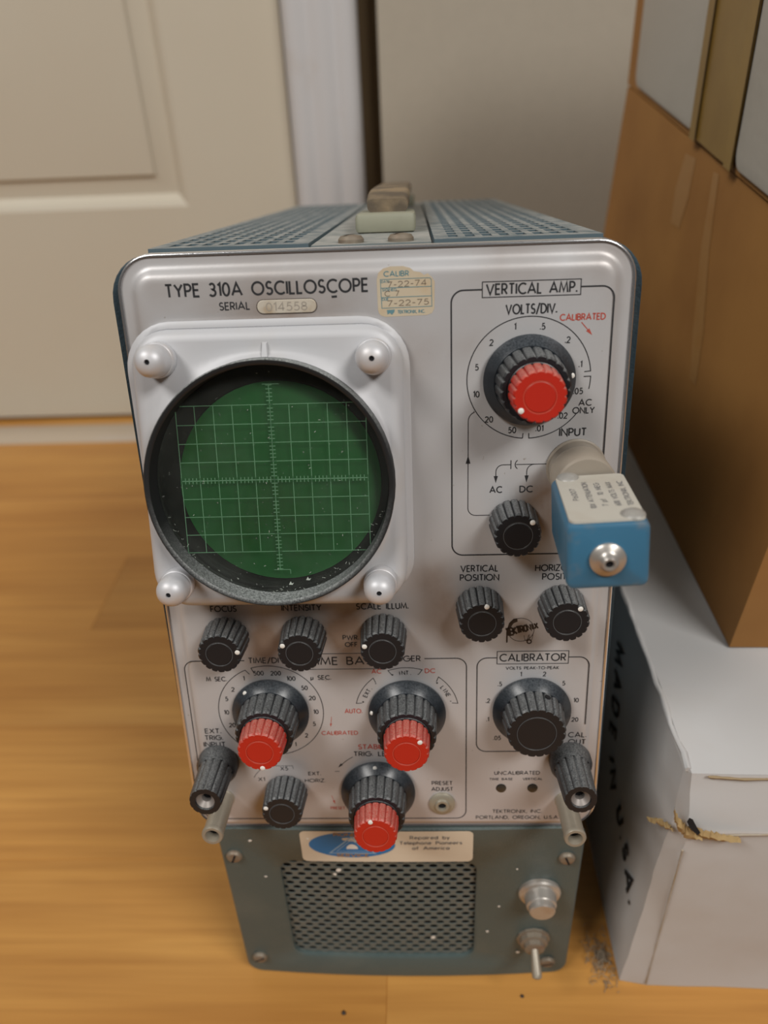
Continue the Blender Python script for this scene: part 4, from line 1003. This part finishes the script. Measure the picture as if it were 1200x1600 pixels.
# white shipping carton on the floor
wc = empty('shipping_carton', (230, 400, 0), 'crushed white cardboard carton on the floor, bottom of the stack beside the oscilloscope', 'box')
m = MB()
A0, A1 = Vector((106.5, 211, .3)), Vector((520, 200, .3))       # front bottom
Bk = 660
q = lambda *p: [Vector(x) for x in p]
def crush(p, u, v):
    k_ = 1 + 2.6 * math.exp(-((p - Vector((104, 209, 128))).length / 26) ** 2)
    n1 = noise.noise_vector(p * .022) * 1.1 + noise.noise_vector(p * .075) * .5 * k_
    return Vector((p.x + n1.x, p.y + n1.y, max(.25, p.z + n1.z * .7)))
quad_grid(m, q((107.5, 211, .3), (520, 200, .3), (520, 197, 135), (107, 207.5, 124)), 24, 16, crush)
quad_grid(m, q((107, 207.5, 124), (520, 197, 135), (520, 206, 153.5), (106.5, 214, 154)), 24, 6, crush)                 # folded front lip
quad_grid(m, q((106.5, 214, 154), (520, 206, 153.5), (520, Bk, 154), (105, Bk, 154)), 24, 20, crush)
quad_grid(m, q((95.5, 213, .3), (107.5, 211, .3), (107, 207.5, 124), (102.0, 214, 118)), 5, 16, crush)                    # blunted corner
quad_grid(m, q((102.0, 214, 118), (107, 207.5, 124), (106.5, 214, 154), (105.2, 219, 150)), 5, 6, crush)
quad_grid(m, q((96, Bk, .3), (95.5, 213, .3), (102.0, 214, 118), (102.2, Bk, 118)), 20, 16, crush)
quad_grid(m, q((102.2, Bk, 118), (102.0, 214, 118), (105.2, 219, 150), (105, Bk, 154)), 20, 6, crush)
quad_grid(m, q((105.2, 219, 150), (106.5, 214, 154), (105, Bk, 154), (105, Bk, 154)), 5, 20, crush)
quad_grid(m, q((520, 200, .3), (520, Bk, .3), (520, Bk, 154), (520, 206, 153.5)), 4, 4, crush)
quad_grid(m, q((520, Bk, .3), (96, Bk, .3), (105, Bk, 154), (520, Bk, 154)), 4, 4, crush)
quad_grid(m, q((96, Bk, .3), (520, Bk, .3), (520, 200, .3), (95.5, 213, .3)), 2, 2, crush)
wbody = m.build('carton_body', M['whitecard'], wc, smooth=38)
m = MB()                                               # raised liner edge along the top corner, and torn corner
pts = [(105.3 + .9 * noise.noise(Vector((y * .06, 7, 1))), y, 153.3 + 1.1 * noise.noise(Vector((y * .07, 2, 1)))) for y in range(216, 660, 8)]
m.tube(pts, [1.3 + 1.3 * noise.noise(Vector((p[1] * .11, 5, 0))) for p in pts], 6)
m.build('rubbed_edge', M['whitecard'], wc, smooth=60)
def flap(pts_, th_=1.2):
    c_ = [Vector(p) for p in pts_]; nn = (c_[1] - c_[0]).cross(c_[2] - c_[0]).normalized() * th_
    m.loft([c_, [p + nn for p in c_]], True, True)
def ragged(path, w0, seed, th=.9):
    """torn strip of card: a ribbon along path with an uneven, curling edge"""
    rr = random.Random(seed); A, B_, D_ = [], [], []
    n_ = 18
    for k in range(n_ + 1):
        t = k / n_ * (len(path) - 1); i_ = min(int(t), len(path) - 2); p = Vector(path[i_]).lerp(Vector(path[i_ + 1]), t - i_)
        w_ = w0 * (math.sin(math.pi * (k + .6) / (n_ + 1.2)) ** .5) * rr.uniform(.55, 1.2)
        A.append(p + Vector((rr.uniform(-.4, .4), rr.uniform(-.5, .3), -w_ * .45))); B_.append(p + Vector((rr.uniform(-.3, .3), -rr.uniform(.6, 1.8), w_ * .1))); D_.append(p + Vector((rr.uniform(-.5, .5), rr.uniform(-.6, .5), w_ * .6)))
    m.loft([A, B_, D_, [q_ + Vector((.3, th, -.2)) for q_ in D_], [q_ + Vector((.2, th, .2)) for q_ in B_], [q_ + Vector((0, th, .3)) for q_ in A]], False, False, closed=False)
m = MB(); ragged([(99.5, 208.0, 139), (101.5, 207.0, 132), (105.5, 206.0, 127), (112, 205.6, 124.5)], 6.0, 2); ragged([(106, 206.5, 131), (112, 205.4, 127), (119, 204.6, 125.5), (127, 204.0, 125)], 4.2, 5); ragged([(93.8, 217, 121), (97.5, 213.5, 124), (101, 208.5, 126)], 3.0, 8)
tn = m.build('torn_corner', M['torn'], wc, smooth=30); tn['label'] = 'torn brown cardboard at the crushed corner'
m = MB()
m.loft([[(105.0, 205.2, 138), (106.5, 205.0, 137.2), (108.6, 204.6, 133), (110.4, 204.2, 130)], [(104.4, 205.0, 135.8), (105.6, 204.6, 133.0), (107.6, 204.2, 130.5), (109.6, 203.9, 128.6)]], False, False, closed=False)
m.build('corner_hole', M['hole'], wc, smooth=0)
m = MB()                                               # worn creases where the card has rubbed through to brown
def crease(pts_, r_, seed):
    P_ = []
    for k in range(len(pts_) - 1):
        a_, b_ = Vector(pts_[k]), Vector(pts_[k + 1])
        P_ += [a_.lerp(b_, t / 8) for t in range(8)]
    m.tube(P_, [r_ * (.7 + .9 * abs(noise.noise(Vector((k * .31, seed, 0))))) for k in range(len(P_))], 6)
crease([(112, 212.6, 153.4), (126, 211.9, 152.6), (150, 211.6, 153.2), (200, 211.0, 153.6)], .55, 1)
crease([(108, 206.9, 123.6), (128, 206.2, 125.6), (180, 205.0, 127.3), (260, 203.6, 129)], .5, 2)
crease([(107.4, 210.4, 2), (107.2, 209.2, 60), (106.9, 207.4, 121)], .45, 3)
m.build('worn_crease', paint('worn_crease', (.36, .27, .16), .9, dirt=(.47, .44, .40), dirt_scale=40, dirt_amt=.9, lo=.4, hi=.62), wc, smooth=60)
m = MB()                                               # MADE IN U.S.A. stencilled on the left side (letters follow the sagging flap)
def side_x(z): return 95.6 + 6.4 * z / 118 if z < 118 else 102 + 3 * (z - 118) / 34
def on_side(y, z):
    p = crush(Vector((side_x(z), y, z)), 0, 0); return (p.x - .75, y, z)
path = (('M', 311, 128, -72), ('A', 304.5, 115, -70), ('D', 300, 101, -72), ('E', 296, 87.5, -66), ('I', 287, 76, -50), ('N', 279, 70, -36), ('U', 260.5, 65, -22), ('S', 244, 59.5, -26), ('A', 232.5, 53.5, -30))
for ch, Y_, z_, rot_ in path:
    mm_ = MB(); text(mm_, ch, 0, 0, 10.5, None, .22, 'c', rot_, z=0)
    m.add([on_side(Y_ - x, z_ + y) for x, y, _ in mm_.v], mm_.f)
for Y_, z_ in ((253.5, 57), (238, 52), (226, 46)): m.add([on_side(Y_ + a, z_ + b) for a, b in ((-1, -1), (1, -1), (1, 1), (-1, 1))], [(0, 1, 2, 3)])
ml = m.build('stencil_lettering', M['ink'], wc, smooth=0); ml['label'] = 'black stencilled words on the side'
# brown carton standing on it
bc = empty('cardboard_box', (330, 460, 154), 'brown cardboard box in the middle of the stack, on the white carton', 'box')
c = dict(fb=(144.5, 286, 154.8), ft=(161, 286, 325), bb=(144, 655, 154.8), bt=(155, 648, 361))
m = MB()
quad_grid(m, q(c['bb'], c['fb'], c['ft'], c['bt']), 20, 12)
quad_grid(m, q(c['fb'], (560, 276, 154.8), (560, 276, 325), c['ft']), 10, 8)
quad_grid(m, q(c['ft'], (560, 276, 325), (560, 648, 361), c['bt']), 6, 6)
quad_grid(m, q((560, 276, 154.8), (560, 655, 154.8), (560, 648, 361), (560, 276, 325)), 2, 2)
quad_grid(m, q((560, 655, 154.8), c['bb'], c['bt'], (560, 648, 361)), 2, 2)
quad_grid(m, q(c['bb'], (560, 655, 154.8), (560, 276, 154.8), c['fb']), 2, 2)
m.build('box_body', M['browncard'], bc, smooth=30)
def side_pt(y, z, off=.3):                             # a point on the left face of the brown box
    u = (655 - y) / 369; v = (z - 154.8) / (361 - 36 * u - 154.8)
    a_ = Vector(c['bb']).lerp(Vector(c['fb']), u); b_ = Vector(c['bt']).lerp(Vector(c['ft']), u); p = a_.lerp(b_, v)
    return (p.x - off, y, z)
scuff = paint('scuffed_card', (.37, .19, .062), .5, dirt=(.35, .16, .040), dirt_scale=40, dirt_amt=.9)
for A_, B2_ in ((((500, 338), (504, 318), (500, 300)), ((482, 338), (480, 318), (484, 300))), (((452, 336), (444, 300), (428, 262), (414, 236)), ((444, 336), (432, 300), (412, 262), (404, 236)))):
    m = MB(); m.loft([[side_pt(y, z) for y, z in A_], [side_pt(y, z) for y, z in B2_]], False, False, closed=False)
    sm = m.build('tape_residue', scuff, bc, smooth=0); sm['label'] = 'shiny scuff of old tape'
# upper carton, white panels bound with tan tape
uc = empty('taped_carton', (340, 480, 345), 'white carton bound with tan tape, topmost of the stack', 'box')
ztop = 545
def zb(y): return 326.2 + (y - 286) * 35.2 / 362 + .6
m = MB()
X_ = lambda y, z: 157.5 - (y - 420) * .008
b0, b1 = 300, 652
q8 = [(X_(y, 0), y, zb(y)) for y in (b0, b1)] + [(X_(y, 0), y, ztop) for y in (b0, b1)]
quad_grid(m, q(q8[1], q8[0], q8[2], q8[3]), 2, 2)
quad_grid(m, q(q8[0], (540, b0, zb(b0)), (540, b0, ztop), q8[2]), 2, 2); quad_grid(m, q(q8[2], (540, b0, ztop), (540, b1, ztop), q8[3]), 2, 2)
quad_grid(m, q((540, b0, zb(b0)), (540, b1, zb(b1)), (540, b1, ztop), (540, b0, ztop)), 2, 2); quad_grid(m, q((540, b1, zb(b1)), q8[1], q8[3], (540, b1, ztop)), 2, 2)
quad_grid(m, q(q8[1], (540, b1, zb(b1)), (540, b0, zb(b0)), q8[0]), 2, 2)
m.build('inner_box', M['browncard'], uc, smooth=0)
for y0, y1, z0 in ((303, 417.5, 4), (487, 621, 5)):     # white liner boards with rounded lower corners
    m = MB(); P_ = []
    P2 = rrect(-(y1 - y0) / 2, (y1 - y0) / 2, 0, 240, 7, 5)
    yc = (y0 + y1) / 2
    lo_ = [(X_(yc - x, 0), yc - x, min(ztop, zb(yc - x) + z0 + y)) for x, y in P2]
    m.loft([[(x - .2, y, z) for x, y, z in lo_], [(x - 2.6, y, z) for x, y, z in lo_], [(x - 3.0, yc + (y - yc) * .985, zc) for (x, y, z), zc in zip(lo_, [p[2] + (1 if p[2] < 420 else 0) for p in lo_])]], False, True)
    m.build('white_board', M['wrap'], uc, smooth=40)
for y0, y1 in ((418, 486.5),):
    m = MB()
    rows_ = []
    for y in [y0 + (y1 - y0) * k / 8 for k in range(9)]:
        t = (y - y0) / (y1 - y0)
        sag = 2.6 * math.sin(math.pi * t)
        rows_.append([(X_(y, 0) - 3.4 + sag * .6, y, zb(y) + 1.5 + (3.0 * abs(t - .45))), (X_(y, 0) - 3.4 + sag * .5, y, zb(y) + 22), (X_(y, 0) - 3.2 + sag * .35, y, zb(y) + 60), (X_(y, 0) - 3.2 + sag * .3, y, ztop)])
    m.loft(rows_, False, False, closed=False)
    tp = m.build('packing_tape', M['tape'], uc, smooth=60); tp['label'] = 'wide band of tan packing tape'
    m = MB()
    for ya, yb in ((418, 428), (476.5, 486.5)):
        m.loft([[(X_(y, 0) - 4.2, y, zb(y) + 2), (X_(y, 0) - 4.2, y, ztop)] for y in (ya, (ya + yb) / 2, yb)], False, False, closed=False)
    tp = m.build('tape_edge', M['tape'], uc, smooth=0)
# ------------------------------------------------------------------ dust ball and crumbs on the floor
m = MB(); rnd = random.Random(3)
for k in range(260):
    a_ = rnd.uniform(0, 6.28); r_ = abs(rnd.gauss(0, 1)); x = 88.0 + 4.2 * r_ * math.cos(a_); y = 224 + 9 * r_ * math.sin(a_)
    z = abs(rnd.gauss(0, 1)) * 2.2 * math.exp(-r_ * .5) + .25
    d = Vector((rnd.uniform(-1, 1), rnd.uniform(-1, 1), rnd.uniform(-.4, .4))).normalized() * rnd.uniform(1.5, 3.6)
    x = min(x, 93.0)
    p0 = Vector((x, y, z)); p1 = p0 + d; p1.z = max(.2, p1.z); p1.x = min(p1.x, 94); pm = (p0 + p1) / 2 + Vector((0, 0, .5))
    m.tube([p0, pm, p1], .16, 3)
o = m.build('dust_ball', M['lint'], smooth=0); tag(o, 'grey ball of dust and lint on the floor against the white carton corner', 'dust', kind='stuff')
for x, y, r_, lab in ((-155.5, 383, 2.2, 'small dark crumb alone on the floor to the left of the oscilloscope'), (-42, 196.5, 1.3, 'tiny brown crumb on the floor before the left half of the grille box'), (46, 205, 1.0, 'tiny dark crumb on the floor before the toggle switch side of the grille box')):
    m = MB(); loops = []
    for k, (rr, zz) in enumerate(((.7, .05), (1, .35), (.8, .8), (.3, 1.0))):
        loops.append([(x + r_ * rr * rnd.uniform(.7, 1.15) * math.cos(i * .785), y + r_ * rr * rnd.uniform(.7, 1.15) * math.sin(i * .785), zz * r_ * .7) for i in range(8)])
    m.loft(loops, True, True)
    tag(m.build('floor_crumb', M['brownink'], smooth=60), lab, 'crumb', 'crumbs on the floor')
